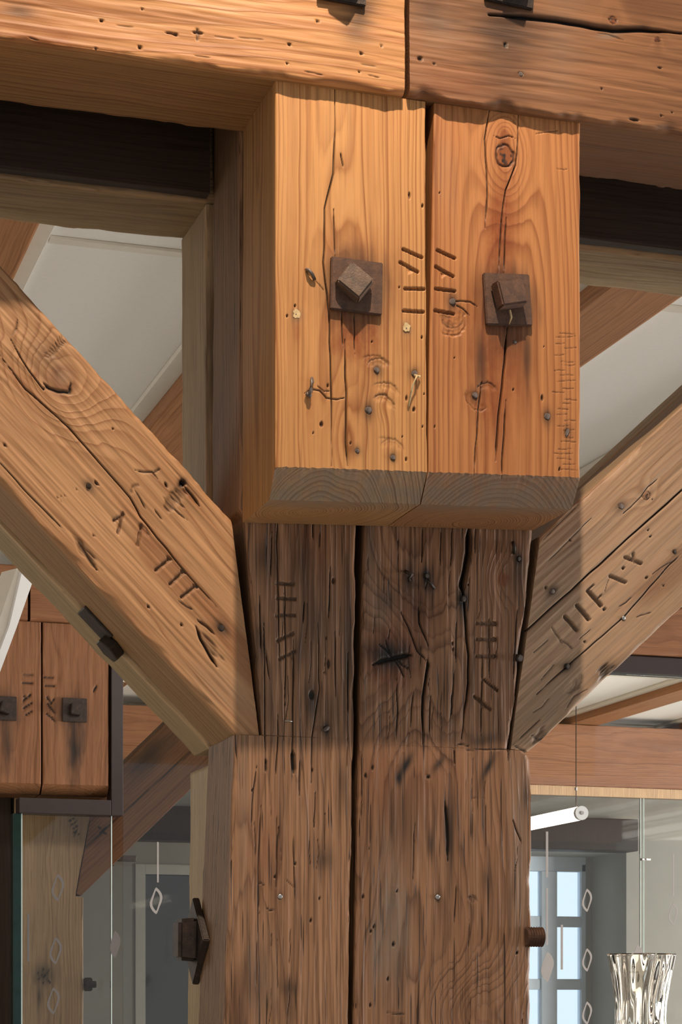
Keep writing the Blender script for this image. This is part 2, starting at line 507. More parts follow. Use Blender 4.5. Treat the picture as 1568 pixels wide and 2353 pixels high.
        def patch(A, B, kind):
            a, b = np.meshgrid(A, B, indexing='ij')
            z0 = np.zeros_like(a)
            p = {'front': (a, z0, b), 'back': (a, z0 + D, b), 'left': (z0, a, b), 'right': (z0 + W, a, b), 'bot': (a, b, z0), 'top': (a, b, z0 + L)}[kind]
            patches.append((kind, p))
        patch(xs, zs, 'front'); patch(ys, zs, 'left'); patch(ys, zs, 'right'); patch(xs, ys, 'bot'); patch(xs, ys, 'top')
        patch(xs[[0, -1]], zs, 'back')
        V, Fc, attrs, sm, n0 = [], [], {k: [] for k in ('warp', 'stain', 'dark', 'grey', 'patina')}, [], 0
        for kind, (x, y, z) in patches:
            # rounded and worn long edges
            side = np.where(x < W / 2, 0, 5)
            rv = r * (1 + wear * 1.6 * (vnoise(z, side, 0.035, 1, seed + 50) + 0.28 * vnoise(z, side, 0.011, 1, seed + 51)))
            rv = np.clip(rv, r * 0.25, R)
            cx_, cy_ = np.clip(x, rv, W - rv), np.clip(y, rv, D - rv)
            ex, ey = x - cx_, y - cy_
            ln = np.hypot(ex, ey)
            both = (np.abs(ex) > 1e-9) & (np.abs(ey) > 1e-9)
            k_ = np.where(both, rv / np.maximum(ln, 1e-9), 1.0)
            # points between the inner box and the skin keep to the arc
            mx = np.maximum(np.abs(ex), np.abs(ey))
            k_ = np.where(both, k_ * np.minimum(1, mx / rv), 1.0)
            x1, y1 = cx_ + ex * k_, cy_ + ey * k_
            zn = za + z
            X = XL(zn) + (x1 / W) * (XR(zn) - XL(zn))
            zb_, zt_ = ZB(X, y1), ZT(X, y1)
            Z = zb_ + (z / L) * (zt_ - zb_)
            wt = 1 - sstep(0.002, 0.016, y1)
            h, A = s.field(X, Z)
            h = h + wav * (vnoise(X, Z, 0.05, 0.25, seed) * 2 + vnoise(X, Z, 0.012, 0.10, seed + 1) * 0.8 + vnoise(X, Z, 0.005, 0.03, seed + 2) * 0.35)
            if ripple:
                h = h + ripple * (vnoise(X + 0.004 * vnoise(X, Z, .05, .2, seed + 7), Z, 0.0042, 0.14, seed + 8) + 0.4 * vnoise(X, Z, 0.0022, 0.05, seed + 9))
            inner = np.clip(np.minimum(x, W - x) / 0.002, 0, 1) * 0.75 + 0.25
            Yd = y1 + h * wt * inner
            sw = (1 - wt) * (np.abs(x1 - W / 2) > W / 2 - 0.002)
            X = X + sw * np.where(x < W / 2, 1, -1) * np.sign(xb - xa) * wav * 1.5 * (vnoise(y1, Z, 0.04, 0.2, seed + 3) + vnoise(y1, Z, 0.008, 0.06, seed + 4) * 0.6)
            V.append(np.stack([X, Yd, Z], -1).reshape(-1, 3))
            for k in attrs:
                v = A[k] * (wt if k != 'warp' else 1) if k != 'patina' else (1 - wt)
                if k == 'grey' and kind == 'bot': v = np.maximum(v, grey_end * (1 - 0.75 * sstep(0.03, 0.09, y1)))
                attrs[k].append(v.ravel())
            na, nb = x.shape
            I = np.arange(na * nb).reshape(na, nb) + n0
            q = np.stack([I[:-1, :-1], I[1:, :-1], I[1:, 1:], I[:-1, 1:]], -1).reshape(-1, 4)
            flip = kind in ('back', 'left', 'bot')
            if (xb < xa): flip = not flip
            if kind in ('left', 'right'):
                flip = (kind == 'left')
            if flip: q = q[:, ::-1]
            Fc.append(q); n0 += na * nb
        V = np.concatenate(V); Fc = np.concatenate(Fc)
        me = bpy.data.meshes.new(s.name)
        me.vertices.add(len(V)); me.vertices.foreach_set('co', V.astype(np.float32).ravel())
        me.loops.add(Fc.size); me.loops.foreach_set('vertex_index', Fc.astype(np.int32).ravel())
        me.polygons.add(len(Fc)); me.polygons.foreach_set('loop_start', np.arange(0, Fc.size, 4, dtype=np.int32))
        me.polygons.foreach_set('use_smooth', np.ones(len(Fc), bool))
        me.update(calc_edges=True); me.validate()
        for k, v in attrs.items():
            at = me.attributes.new(k, 'FLOAT', 'POINT'); at.data.foreach_set('value', np.concatenate(v).astype(np.float32))
        o = link(s.name, me, mat)
        o.matrix_world = s.M
        s.o = o
        for (c, rr, mt, sx) in s.nails:
            nl = link('nail', NAIL[mt], None, o)
            nl.location = (c[0], 0.0005, c[1])
            nl.scale = (0.88 * rr * PX * sx, 0.88 * rr * PX, 0.88 * rr * PX / max(0.6, sx))
            nl.rotation_euler = (random.uniform(-.25, .25), random.uniform(0, 6), random.uniform(-.25, .25))
        return o
    def rod(s, name, pts, r, mat, out=0.004):
        """a bent nail, splinter or staple lying on the face"""
        P = []
        for i, p in enumerate(pts):
            a = s.loc(*p[:2]); P.append((a[0], -(p[2] if len(p) > 2 else out), a[1]))
        o = link(name, bm_mesh(name, tube_bm(P, r, 7), True), mat, s.o)
        return o

def nail_mesh(mat):
    bm = bmesh.new()
    prof = [(0.9, 1.2), (1.0, 0.1), (0.98, -0.28), (0.8, -0.45), (0.4, -0.52)]
    rings = []
    for j, (r, y) in enumerate(prof):
        rings.append([bm.verts.new((r * (1 + 0.08 * math.sin(k * 2.1 + j)) * math.cos(k * math.pi / 6), y, r * (1 + 0.08 * math.cos(k * 1.7)) * math.sin(k * math.pi / 6))) for k in range(12)])
    for A, B in zip(rings, rings[1:]):
        for k in range(12): bm.faces.new((A[k], A[(k + 1) % 12], B[(k + 1) % 12], B[k]))
    bm.faces.new(rings[-1])
    me = bm_mesh('nail', bm, True); me.materials.append(mat); return me
NAIL = {'nail': nail_mesh(M['nail']), 'zinc': nail_mesh(M['zinc']), 'iron': nail_mesh(M['iron'])}

# ------------------------------------------------------------------ wood species
WOOD = {
 'blockL': wood('wood_block_golden', (0.60, 0.290, 0.102), (0.30, 0.105, 0.028), (0.075, 0.085), 0.0042, 1.05, (0.50, 0.19, 0.05), 0.004, 0.12, 0.22, 0.35, seed=1.3),
 'blockR': wood('wood_block_red', (0.50, 0.205, 0.068), (0.25, 0.074, 0.020), (0.11, 0.13), 0.0043, 1.0, (0.38, 0.12, 0.035), 0.004, 0.12, 0.22, 0.35, seed=4.1),
 'postL': wood('wood_post_brown', (0.37, 0.188, 0.096), (0.140, 0.062, 0.030), (0.02, 0.22), 0.0040, 0.9, (0.16, 0.078, 0.040), 0.005, 0.95, 0.62, 1.0, seed=7.7),
 'postR': wood('wood_post_dark', (0.32, 0.158, 0.080), (0.125, 0.054, 0.026), (0.10, 0.20), 0.0042, 0.9, (0.14, 0.063, 0.032), 0.006, 0.9, 0.60, 0.95, seed=9.2),
 'braceL': wood('wood_brace_light', (0.50, 0.262, 0.122), (0.29, 0.118, 0.045), (0.08, 0.18), 0.0070, 1.15, (0.43, 0.20, 0.08), 0.005, 0.15, 0.25, 0.45, seed=2.6),
 'braceR': wood('wood_brace_grey', (0.47, 0.295, 0.178), (0.28, 0.145, 0.074), (-0.05, 0.15), 0.0075, 0.75, (0.30, 0.17, 0.095), 0.005, 0.2, 0.28, 0.4, seed=5.5),
 'beamL': wood('wood_beam_gold', (0.54, 0.262, 0.100), (0.30, 0.108, 0.034), (0.12, 0.28), 0.0065, 1.0, (0.44, 0.155, 0.042), 0.005, 0.15, 0.25, 0.55, seed=3.3),
 'beamR': wood('wood_beam_red', (0.275, 0.122, 0.052), (0.140, 0.054, 0.023), (0.10, 0.30), 0.0075, 0.75, (0.20, 0.085, 0.038), 0.006, 0.2, 0.25, 0.45, seed=6.4),
 'rear': wood('wood_rear', (0.60, 0.40, 0.225), (0.34, 0.190, 0.092), (0.05, 0.20), 0.0060, 0.75, (0.30, 0.18, 0.09), 0.006, 0.35, 0.35, 0.6, seed=8.8),
 'far': wood('wood_far_red', (0.30, 0.130, 0.056), (0.16, 0.060, 0.023), (0.08, 0.20), 0.0070, 0.8, (0.20, 0.08, 0.034), 0.006, 0.3, 0.3, 0.3, seed=10.1),
 'joist': wood('wood_joist', (0.36, 0.165, 0.070), (0.22, 0.085, 0.034), (0.06, 0.20), 0.0070, 0.7, None, 0.006, 0.3, 0.3, 0.3, seed=11.4),
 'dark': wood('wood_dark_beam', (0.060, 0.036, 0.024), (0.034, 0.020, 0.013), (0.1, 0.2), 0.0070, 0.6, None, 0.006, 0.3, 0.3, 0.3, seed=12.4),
}

# ------------------------------------------------------------------ setting: floor, ceiling, back wall, window, door
XA, XZ = -1.55, 10.0
fl = box_obj('floor', XA, XZ, -3, 14, FLOOR - 0.1, FLOOR, M['floor']); tag(fl, kind='structure', label='pale floor of the timber hall', cat='floor')

o = box_obj('blocker_wall_left', -1.7, -1.55, -1.5, 12.4, FLOOR, 3.6, M['plaster'])  # unseen wall added to keep ambient light off the left faces
tag(o, kind='structure', label='plain plaster wall added at left, outside the view, to hold back ambient light', cat='wall')
CZ = 1.50
JW, JS = 0.17, 0.665
jx = [0.48 + JS * i for i in range(-3, 14)]
ceil = empty('ceiling', (0, 0, CZ)); tag(ceil, kind='structure', label='white cloth ceiling panels between wooden joists', cat='ceiling')
seams = [2.52, 4.08, 5.64, 7.2, 8.76, 10.32, 12.0]
for i, x in enumerate(jx[:-1]):
    for a, b in zip(seams, seams[1:]):
        p = box_obj('ceiling_panel', x + JW - 0.01, x + JS + 0.01, a + 0.006, b - 0.006, 0, 0.03, M['ceil'], ceil, 0.002)
backing = box_obj('ceiling_backing', XA, XZ, 2.52, 12.4, 0.032, 0.06, M['trim'], ceil)
for x in jx[:-1]:
    for xx in (x + JW, x + JS - 0.045):
        box_obj('trim_strip', xx, xx + 0.045, 2.52, 12.0, -0.014, -0.0005, M['trim'], ceil, 0.002)
for b in seams[1:-1]:
    for x in jx[:-1]:
        box_obj('seam_batten', x + JW + 0.05, x + JS - 0.05, b - 0.014, b + 0.014, -0.007, -0.0004, M['trim'], ceil, 0.001)
JL = {2: 'ceiling joist far left, mostly outside the view', 3: 'reddish ceiling joist at the left edge beside the white panel', 4: 'ceiling joist seen between the left brace and the post', 5: 'ceiling joist hidden behind the post and its blocks', 6: 'brown ceiling joist just right of the blocks, above the right brace', **{7 + q: '%s ceiling joist to the right of the blocks, seen far off beyond the glass' % w_ for q, w_ in enumerate(('second', 'third', 'fourth', 'fifth', 'sixth', 'seventh', 'eighth'))}}
for i, x in enumerate(jx):
    if x < -0.9 or x > 7.6: continue
    bm = box_bm(0, JW, 0, 0.15, 0, 9.5, 0.006)
    o = link('ceiling_joist', bm_mesh('ceiling_joist', bm), WOOD['joist'])
    o.matrix_world = Matrix(((1, 0, 0, x), (0, 0, 1, 2.50), (0, -1, 0, 1.601), (0, 0, 0, 1)))
    tag(o, JL.get(i, 'reddish wooden ceiling joist over the far white panels right of the post'), 'joist', 'ceiling joists')

# back wall of plaster with a deep window niche and a door
wx0, wx1 = U(1120, 2000, YW)[0], U(1440, 2000, YW)[0]
wz1 = U(1300, 1955, YW)[2]
dx0, dx1 = U(333, 2100, YW)[0], U(470, 2100, YW)[0]
dz1 = U(380, 2010, YW)[2]
wall = empty('wall_back', (0, YW, FLOOR)); tag(wall, kind='structure', label='beige plaster back wall with window niche and grey door', cat='wall')
def wbox(x0, x1, z0, z1, y0=0.0, y1=0.6, name='plaster_section'):
    o = box_obj(name, x0, x1, y0, y1, z0 - FLOOR, z1 - FLOOR, M['plaster'], wall)
wbox(XA, dx0, FLOOR, 1.6); wbox(dx0, dx1, dz1, 1.6); wbox(dx1, wx0, FLOOR, 1.6)
wbox(wx0, wx1, wz1, 1.6); wbox(wx0, wx1, FLOOR, FLOOR + 0.75); wbox(wx1, XZ, FLOOR, 1.6)
# window
YN = YW + 0.52
win = empty('window_1', ((wx0 + wx1) / 2, YN, FLOOR + 0.75)); tag(win, kind='structure', label='blue-white casement window deep in the plaster wall', cat='window')
def wpart(name, x0, x1, z0, z1, y0, y1, mat, bev=0.004):
    o = box_obj(name, x0 - win.location.x, x1 - win.location.x, y0, y1, z0 - win.location.z, z1 - win.location.z, mat, win, bev); return o
nx0, nx1 = U(1140, 2100, YN)[0], U(1347, 2100, YN)[0]
nz1 = U(1290, 1985, YN)[2]
for a, b in ((wx0 - 0.01, nx0), (nx1 - 0.03, nx1), ):
    wpart('window_frame', a, b, FLOOR + 0.75, nz1, 0, 0.07, M['winframe'])
wpart('window_frame', nx0, nx1, nz1 - 0.05, nz1 + 0.05, 0, 0.07, M['winframe'])
mx = U(1262, 2100, YN)[0]
wpart('mullion', mx - 0.055, mx + 0.055, FLOOR + 0.75, nz1 - 0.05, -0.01, 0.06, M['winframe'])
for pyb in (2118, 2262, 2420):
    zz = U(1300, pyb, YN)[2]
    wpart('glazing_bar', nx0, mx - 0.055, zz - 0.035, zz + 0.035, 0.005, 0.055, M['winframe'])
    wpart('glazing_bar', mx + 0.055, nx1 - 0.03, zz - 0.035, zz + 0.035, 0.005, 0.055, M['winframe'])
wpart('window_pane', wx0, nx1, FLOOR + 0.75, nz1, 0.028, 0.033, M['pane'], 0)
wpart('daylight_sheet', wx0 - 0.2, nx1 + 0.6, FLOOR + 0.4, nz1 + 0.3, 0.3, 0.31, M['daylight'], 0)
wbox(nx1, wx1 + 0.3, FLOOR + 0.7, wz1 + 0.1, 0.53, 0.6)
# door
dr = empty('door_1', (dx0, YW, FLOOR)); tag(dr, kind='structure', label='dark grey door with pale frame in the back wall', cat='door')
box_obj('door_leaf', 0.0, dx1 - dx0, 0.06, 0.11, 0, dz1 - FLOOR, M['door'], dr, 0.003)
fw = 0.06
box_obj('door_frame', -fw, 0.0, -0.02, 0.06, 0, dz1 - FLOOR + fw, M['trim'], dr, 0.003)
box_obj('door_frame', 0.0, dx1 - dx0, -0.02, 0.06, dz1 - FLOOR, dz1 - FLOOR + fw, M['trim'], dr, 0.003)

# ------------------------------------------------------------------ the two hanging blocks in front
def interpf(pts):
    xs = [p[0] for p in pts]; ys = [p[1] for p in pts]
    return lambda z: np.interp(z, xs, ys)
CH = 0.028
def chamfer(za, zb_, xa, xb, drop=0.036):
    def f(x, y):
        zc = za + (np.asarray(x) - xa) / (xb - xa) * (zb_ - za)
        return zc - np.clip(np.asarray(y) / CH, 0, 1) * drop + 0.0014 * vnoise(np.asarray(x), np.asarray(x) * 0, 0.0031, 1, 77) * (np.asarray(y) < 0.002)
    return f
zTop = 1.168
gx = U(985, 700, Y0)[0]
b0 = U(633, 700, Y0)[0]; b1 = U(1334, 700, Y0)[0]

T = Timber('hanging_block', (b0, Y0, 0))
BL = T
for c in ([(770, 205), (771, 300), (766, 400), (747, 480), (746, 563), (744, 604), (757, 720), (760, 846), (762, 972), (763, 1072)],):
    T.crack(c, 2.4, 5)
T.crack([(768, 480), (770, 590)], 1.8, 4); T.crack([(785, 715), (787, 760), (788, 800)], 1.8, 4)
T.crack([(792, 780), (796, 909), (796, 1020), (800, 1072)], 2.6, 6); T.crack([(813, 717), (816, 815)], 1.6, 3)
T.crack([(783, 350), (790, 385)], 2, 4)
T.crack([(700, 620), (735, 655), (745, 668)], 1.2, 2, 0.5)
for a, b in (((926.5, 573), (969.6, 592)), ((920, 603), (960, 625)), ((931, 663.5), (975, 664.7)), ((927.5, 714), (973, 717))):
    T.mark(a, b, 6.5)
T.notchtri([(930, 608), (955, 622), (938, 632)], 4)
for p, r in (((866, 850), 8), ((847, 942), 9), ((821, 1036), 6), ((903, 1051), 7), ((953, 858), 8)): T.nail(p, r)
for p in ((682, 725), (936, 755)):
    T.nail(p, 6, 0.35); T.stain(p, 11, 13, 0.55, 'grey')
for p, r, q in (((739, 975), 5, 7), ((970, 775), 3, 5), ((934, 1055), 3, 6), ((678, 703), 2.5, 4), ((660, 726), 2.5, 4), ((975, 905), 2, 3),
             ((941, 450), 3.5, 9), ((971, 473), 3, 6), ((753, 886), 3, 5), ((806, 1018), 2.5, 4), ((952, 940), 4, 7), ((935, 915), 3, 8), ((925, 1003), 2, 3),
             ((972, 980), 2, 4), ((720, 995), 2, 3), ((918, 660), 2, 3), ((855, 785), 2, 3)): T.hole(p, r, q, 3)
T.dent((880, 935), 27, -10, 150); T.dent((870, 850), 26, 20, 170); T.dent((862, 862), 44, 30, 140, 1.0, .12); T.dent((885, 920), 40, 20, 140, 1.2, .15)
T.dent((900, 1040), 30, 10, 160, 1.0, .15); T.dent((880, 1030), 24, 20, 120, .8, .1)
T.crack([(700, 905), (715, 895), (735, 898), (750, 915), (775, 918), (792, 914)], 2.2, 2.5, 0.6); T.crack([(728, 885), (745, 900), (762, 898)], 1.5, 2, 0.4)
T.stain((815, 760), 62, 70, 1.0, 'stain', 0, 1.8); T.stain((815, 720), 80, 130, 0.6); T.stain((830, 900), 40, 120, 0.35); T.stain((818, 575), 62, 40, 0.55); T.stain((760, 960), 45, 110, 0.35)
T.stain((905, 640), 25, 110, 0.35); T.stain((760, 560), 20, 40, 0.3); T.stain((817, 660), 78, 85, 0.5, 'dark', 0, 2.0)
T.stain((682, 760), 9, 30, 0.5); T.stain((937, 800), 9, 40, 0.4); T.stain((712, 930), 12, 60, 0.4)
T.knot((775, 480), 2, 0.010, 40, 160, 0, False); T.knot((790, 1000), 2, 0.012, 35, 140, 0, False); T.knot((875, 930), 2, 0.004, 28, 34, 0, False)
z0a, z0b = U(633, 1072, Y0)[2], U(985, 1084, Y0)[2]
wl = gx - 0.003 - b0
o = T.build(WOOD['blockL'], 0.0, interpf([(0.66, wl + 0.0015), (0.9, wl), (1.168, wl - 0.001)]), 0.161,
        chamfer(z0a, z0b, 0, wl), zTop, dx=0.0008, dz=0.0011, r=0.0022, wear=0.9, wav=0.0009, ny=9,
        yextra=[CH - 0.001, CH, CH + 0.001], seed=3, grey_end=0.85, ripple=0.00035)
tag(o, 'golden pine block hanging at left above the post, with square bolt and cut tally marks', 'timber block', 'front hanging blocks')
T.rod('bent_nail', [(704, 620, .001), (708, 625, .006), (715, 634, .006), (722, 645, .003)], 0.0023, M['nail'])
T.rod('bent_nail', [(717, 868, -.001), (715, 880, .006), (711, 897, .0065), (707, 914, .006)], 0.0024, M['nail'])
T.rod('nail_tip', [(702, 906, .004), (712, 915, .006)], 0.0026, M['nail'])
T.rod('wood_splinter', [(957, 864, .002), (952, 870, .009), (944, 890, .008), (938, 935, .001)], 0.0014, M['straw'])
T.rod('wood_splinter', [(951, 864, .003), (958, 868, .006), (964, 866, .002)], 0.0016, M['straw'])

def bare_patch(T, px, py, r):
    bm = bmesh.new()
    P = [(r * PX * (1 + 0.22 * math.sin(2.3 * i + px)) * math.cos(i * math.pi / 6), r * 1.15 * PX * (1 + 0.2 * math.cos(1.7 * i)) * math.sin(i * math.pi / 6)) for i in range(12)]
    poly_prism(bm, P, -0.0012, 0.0015)
    ob = link('bare_wood_patch', bm_mesh('bare_wood_patch', bm), M['straw'], T.o)
    a = T.loc(px, py); ob.location = (a[0], 0, a[1])
bare_patch(T, 682, 722, 9); bare_patch(T, 935, 753, 9)
x0r = gx + 0.0025
T = Timber('hanging_block', (x0r, Y0, 0))
BR = T
T.crack([(1126, 245), (1114, 320), (1119, 380), (1120, 450), (1116, 525)], 2.4, 5)
T.crack([(1191, 252), (1191, 320), (1186, 380), (1164, 435), (1156, 480), (1150, 579), (1147, 629)], 2.2, 5)
T.crack([(1164, 500), (1159, 629)], 2.2, 5)
T.crack([(1167, 751), (1163, 799), (1155, 893), (1147, 956), (1142, 1019), (1140, 1060)], 3.2, 7)
T.crack([(1164, 918), (1160, 990), (1155, 1060), (1155, 1097)], 2.6, 6)
T.crack([(1108, 877), (1101, 940), (1095, 1019), (1090, 1090)], 2.2, 5)
T.crack([(1040, 693), (1062, 692), (1082, 694), (1098, 705)], 2, 2.5, .6); T.crack([(1046, 700), (1065, 710), (1080, 725)], 2.2, 2.5, .6)
for a, b in (((1005, 575), (1045.5, 593)), ((1001.5, 613), (1042, 635)), ((1001.5, 663.5), (1045.5, 669)), ((1000, 713.5), (1043, 721.5))):
    T.mark(a, b, 6.5)
T.notchtri([(1006, 618), (1030, 630), (1015, 640)], 4)
for p, r in (((1040, 693), 9), ((1092, 908), 8), ((1258, 957), 9)): T.nail(p, r)
T.nail((1184, 786), 5, 0.2)
T.nail((1304, 993), 8, .5, 'nail', 0.6)
for p, r, q in (((1246, 915), 4, 8), ((1180, 895), 2.5, 4), ((1286, 1078), 3, 6), ((1010, 443), 2, 3), ((1000, 980), 2, 4), ((1045, 822), 1.5, 2), ((1250, 797), 1.5, 3)): T.hole(p, r, q, 3)
T.dent((1040, 725), 28, 180, 400, 1.6, .2); T.dent((1035, 735), 36, 230, 380, 1.8, .1); T.dent((1100, 912), 30, 150, 320, 1.2, .2); T.dent((1120, 905), 26, 20, 170, 1.5, .3)
T.chip((1030, 745), 26, 8, 2.0, -0.3); T.chip((1024, 728), 20, 5, 1.5, -0.2)
T.knot((1160, 358), 22, 0.034, 62, 120, 0.75, True); T.knot((1160, 300), 3, 0.006, 25, 30, 0.5, False); T.crack([(1135, 312), (1150, 318), (1170, 312), (1184, 318)], 2, 2.5, .5)
T.stain((1155, 310), 16, 30, .55); T.stain((1150, 540), 42, 120, .95, 'stain', 0, 1.5); T.stain((1145, 800), 66, 170, .85, 'stain', 0, 1.5); T.stain((1165, 430), 28, 60, .45)
T.stain((1104, 830), 12, 70, .5, 'dark'); T.stain((1212, 820), 12, 70, .5, 'dark'); T.stain((1165, 790), 45, 50, .25, 'dark'); T.stain((1163, 690), 72, 80, .5, 'dark', 0, 2.0)
T.stain((1130, 950), 40, 90, .5); T.stain((1020, 400), 30, 90, .2, 'grey'); T.stain((1090, 700), 25, 60, .4); T.stain((1040, 820), 30, 120, .3)
rr = random.Random(5)
for i in range(26):
    yy = 765 + i * 12.6 + rr.uniform(-3, 3); xx = 1275 + rr.uniform(-8, 18)
    T.crack([(xx, yy), (xx + rr.uniform(14, 24), yy + rr.uniform(-2, 2)), (min(1326, xx + rr.uniform(26, 46)), yy + rr.uniform(-3, 3))], 1.3, 1.0, .38)
T.crack([(1228, 308), (1260, 303), (1284, 300)], 1.8, 1.5, .35); T.crack([(1275, 388), (1295, 390), (1306, 388)], 1.3, 1.2, .35)
z0c, z0d = U(988, 1084, Y0)[2], U(1334, 1097, Y0)[2]
wr = b1 - x0r
o = T.build(WOOD['blockR'], interpf([(0.66, -0.0032), (0.9, 0.0), (1.05, 0.003), (1.168, 0.0055)]), wr, 0.161,
        chamfer(z0c, z0d, 0, wr), zTop, dx=0.0008, dz=0.0011, r=0.0026, wear=0.9, wav=0.0009, ny=9,
        yextra=[CH - 0.001, CH, CH + 0.001], seed=13, grey_end=0.85, ripple=0.00035)
tag(o, 'reddish pine block hanging at right above the post, with a round knot near its top', 'timber block', 'front hanging blocks')

# ------------------------------------------------------------------ the post: two front timbers, two rear timbers
pL = U(540, 1700, Y1)[0]; pL2 = U(515, 2353, Y1)[0]; pTop = U(551, 900, Y1)[0]
gP0, gP1 = U(822, 1200, Y1)[0], U(808, 2353, Y1)[0]
pR = U(1223, 2000, Y1)[0]
zLedL = U(560, 1688, Y1)[2]; zLedR = U(1200, 1724, Y1)[2]
nL0, nL1 = U(603, 1688, Y1), U(562, 1186, Y1)
nR0, nR1 = U(1172, 1722, Y1), U(1236, 1212, Y1)
zz2353 = U(700, 2353, Y1)[2]

T = Timber('post_timber', (pL, Y1, 0)); PLt = T
for a, b in (((636, 1341), (675, 1341)), ((637, 1374), (679, 1377)), ((634, 1414), (678, 1414)), ((638, 1472), (674, 1456)), ((643, 1514), (679, 1497))):
    T.mark(a, b, 7, 2.6, .45)
T.notchtri([(660, 1500), (680, 1495), (672, 1520)], 3)
CR = [[(638, 1188), (636, 1252), (639, 1328), (642, 1507)], [(674, 1470), (675, 1560), (672, 1749), (671, 1800)], [(720, 1190), (720, 1240)],
      [(731, 1405), (734, 1583), (717, 1700), (716, 1800)], [(607, 1430), (609, 1600), (610, 1749)], [(596, 1370), (600, 1500)], [(655, 1340), (657, 1500), (656, 1620)],
      [(700, 1380), (697, 1430)], [(640, 1640), (638, 1720), (634, 1790)], [(590, 1760), (580, 1850), (578, 1900)], [(600, 1850), (594, 2000), (596, 2100)], [(725, 1820), (722, 1900)],
      [(640, 1900), (634, 2040)], [(690, 1740), (688, 1830)], [(760, 1300), (757, 1420)], [(625, 1220), (622, 1330)], [(612, 1500), (620, 1560)], [(770, 1450), (772, 1600)], [(800, 1500), (800, 1650)]]
for c in CR: T.crack(c, 2.0, 4, .9)
T.crack([(672, 1725), (673, 1750), (675, 1776)], 7, 6, .95); T.crack([(612, 1745), (612, 1775)], 4, 4, .8)
T.crack([(735, 1260), (735, 1225)], 1.5, 3)
for i in range(26):
    x = rr.uniform(548, 805); y = rr.uniform(1230, 2330); ln = rr.uniform(25, 130)
    if y < 1690 and x < 610: continue
    T.crack([(x, y), (x + rr.uniform(-3, 2), y + ln / 2), (x + rr.uniform(-6, 2), y + ln)], rr.uniform(0.9, 1.5), rr.uniform(1.5, 3), rr.uniform(.3, .65))
T.nail((750, 1675), 8, .7, 'nail', 1.3); T.nail((644, 2060), 7, .2, 'zinc')
for p, r, q in (((767, 1334), 5, 8), ((735, 2065), 3, 5), ((716, 1597), 8, 12), ((751, 1466), 2, 3), ((756, 1525), 5, 12), ((745, 1545), 2, 4), ((580, 1815), 3, 4), ((718, 1770), 3, 6), ((678, 1985), 3, 5), ((632, 2015), 3, 4), ((715, 2115), 3, 6)): T.hole(p, r, q, 3)
for p, rx, rz, a in (((720, 1420), 60, 90, .35), ((590, 1480), 25, 60, .4), ((800, 1500), 14, 160, .5), ((690, 1290), 30, 70, .35), ((716, 1610), 18, 50, .6), ((610, 1280), 30, 40, .35),
                     ((665, 2270), 22, 20, .4), ((668, 2320), 10, 50, .35), ((745, 1975), 22, 26, .4), ((790, 1800), 14, 60, .35), ((760, 1640), 30, 60, .3), ((690, 1500), 12, 40, .4), ((610, 1620), 30, 80, .25)):
    T.stain(p, rx, rz, a, 'dark')
T.stain((610, 1960), 40, 120, .3); T.stain((720, 1260), 60, 70, .35); T.stain((600, 2250), 40, 100, .3, 'grey'); T.stain((560, 1850), 10, 200, .4, 'grey')
T.crack([(588, 2028), (600, 2030), (610, 2036)], 2, 2, .5); T.crack([(610, 2085), (622, 2092), (633, 2090)], 2, 2, .5); T.crack([(655, 2020), (668, 2032), (678, 2042)], 1.6, 1.5, .4)
xlL = interpf([(FLOOR, pL2 - 0.02 - pL), (zz2353, pL2 - pL), (zLedL - 0.0004, 0.0), (zLedL + 0.0004, nL0[0] - pL), (nL1[2], nL1[0] - pL), (nL1[2] + 0.01, pTop - pL), (1.45, pTop - pL)])
xrL = interpf([(FLOOR, gP1 - 0.010 - pL), (zz2353, gP1 - 0.0045 - pL), (U(815, 1900, Y1)[2], U(815, 1900, Y1)[0] - 0.003 - pL), (nL1[2], gP0 - 0.0015 - pL), (1.45, gP0 - 0.002 - pL)])
o = T.build(WOOD['postL'], xlL, xrL, 0.15, FLOOR, 1.449, dx=0.001, dz=0.002, zfine=(-0.09, 0.70), r=0.005, wear=1.1, wav=0.0016, ny=8, zextra=[zLedL], seed=23, ripple=0.0011)
tag(o, 'weathered left front timber of the post with five carved tally cuts', 'post', 'post timbers')
T.rod('staple', [(654, 1657, .001), (663, 1657, .002), (671, 1658, .001)], 0.0008, M['zinc'])

T = Timber('post_timber', (gP1, Y1, 0)); PRt = T
T.crack([(1079, 1205), (1078, 1240), (1077, 1272), (1069, 1313), (1063, 1344), (1064, 1367)], 9, 12, 1.0)
T.crack([(1064, 1367), (1068, 1395), (1073, 1456), (1078, 1507), (1077, 1571), (1061, 1698)], 4, 7, .95)
T.crack([(921, 1405), (939, 1441), (960, 1494), (980, 1518)], 2.4, 4); T.crack([(983, 1515), (985, 1528), (979, 1565), (973, 1600), (972, 1640), (972, 1710)], 5, 7, .95)
T.crack([(962, 1395), (965, 1431), (985, 1484)], 2.8, 5)
T.crack([(858, 1527), (880, 1518), (905, 1512), (930, 1507), (947, 1504)], 7, 6, .95, True); T.crack([(901, 1512), (888, 1494), (868, 1478)], 2.5, 3); T.crack([(901, 1510), (892, 1490), (887, 1472)], 2, 3)
T.crack([(912, 1515), (925, 1528), (940, 1536)], 2.5, 3); T.crack([(908, 1516), (922, 1540), (930, 1556)], 2.5, 3)
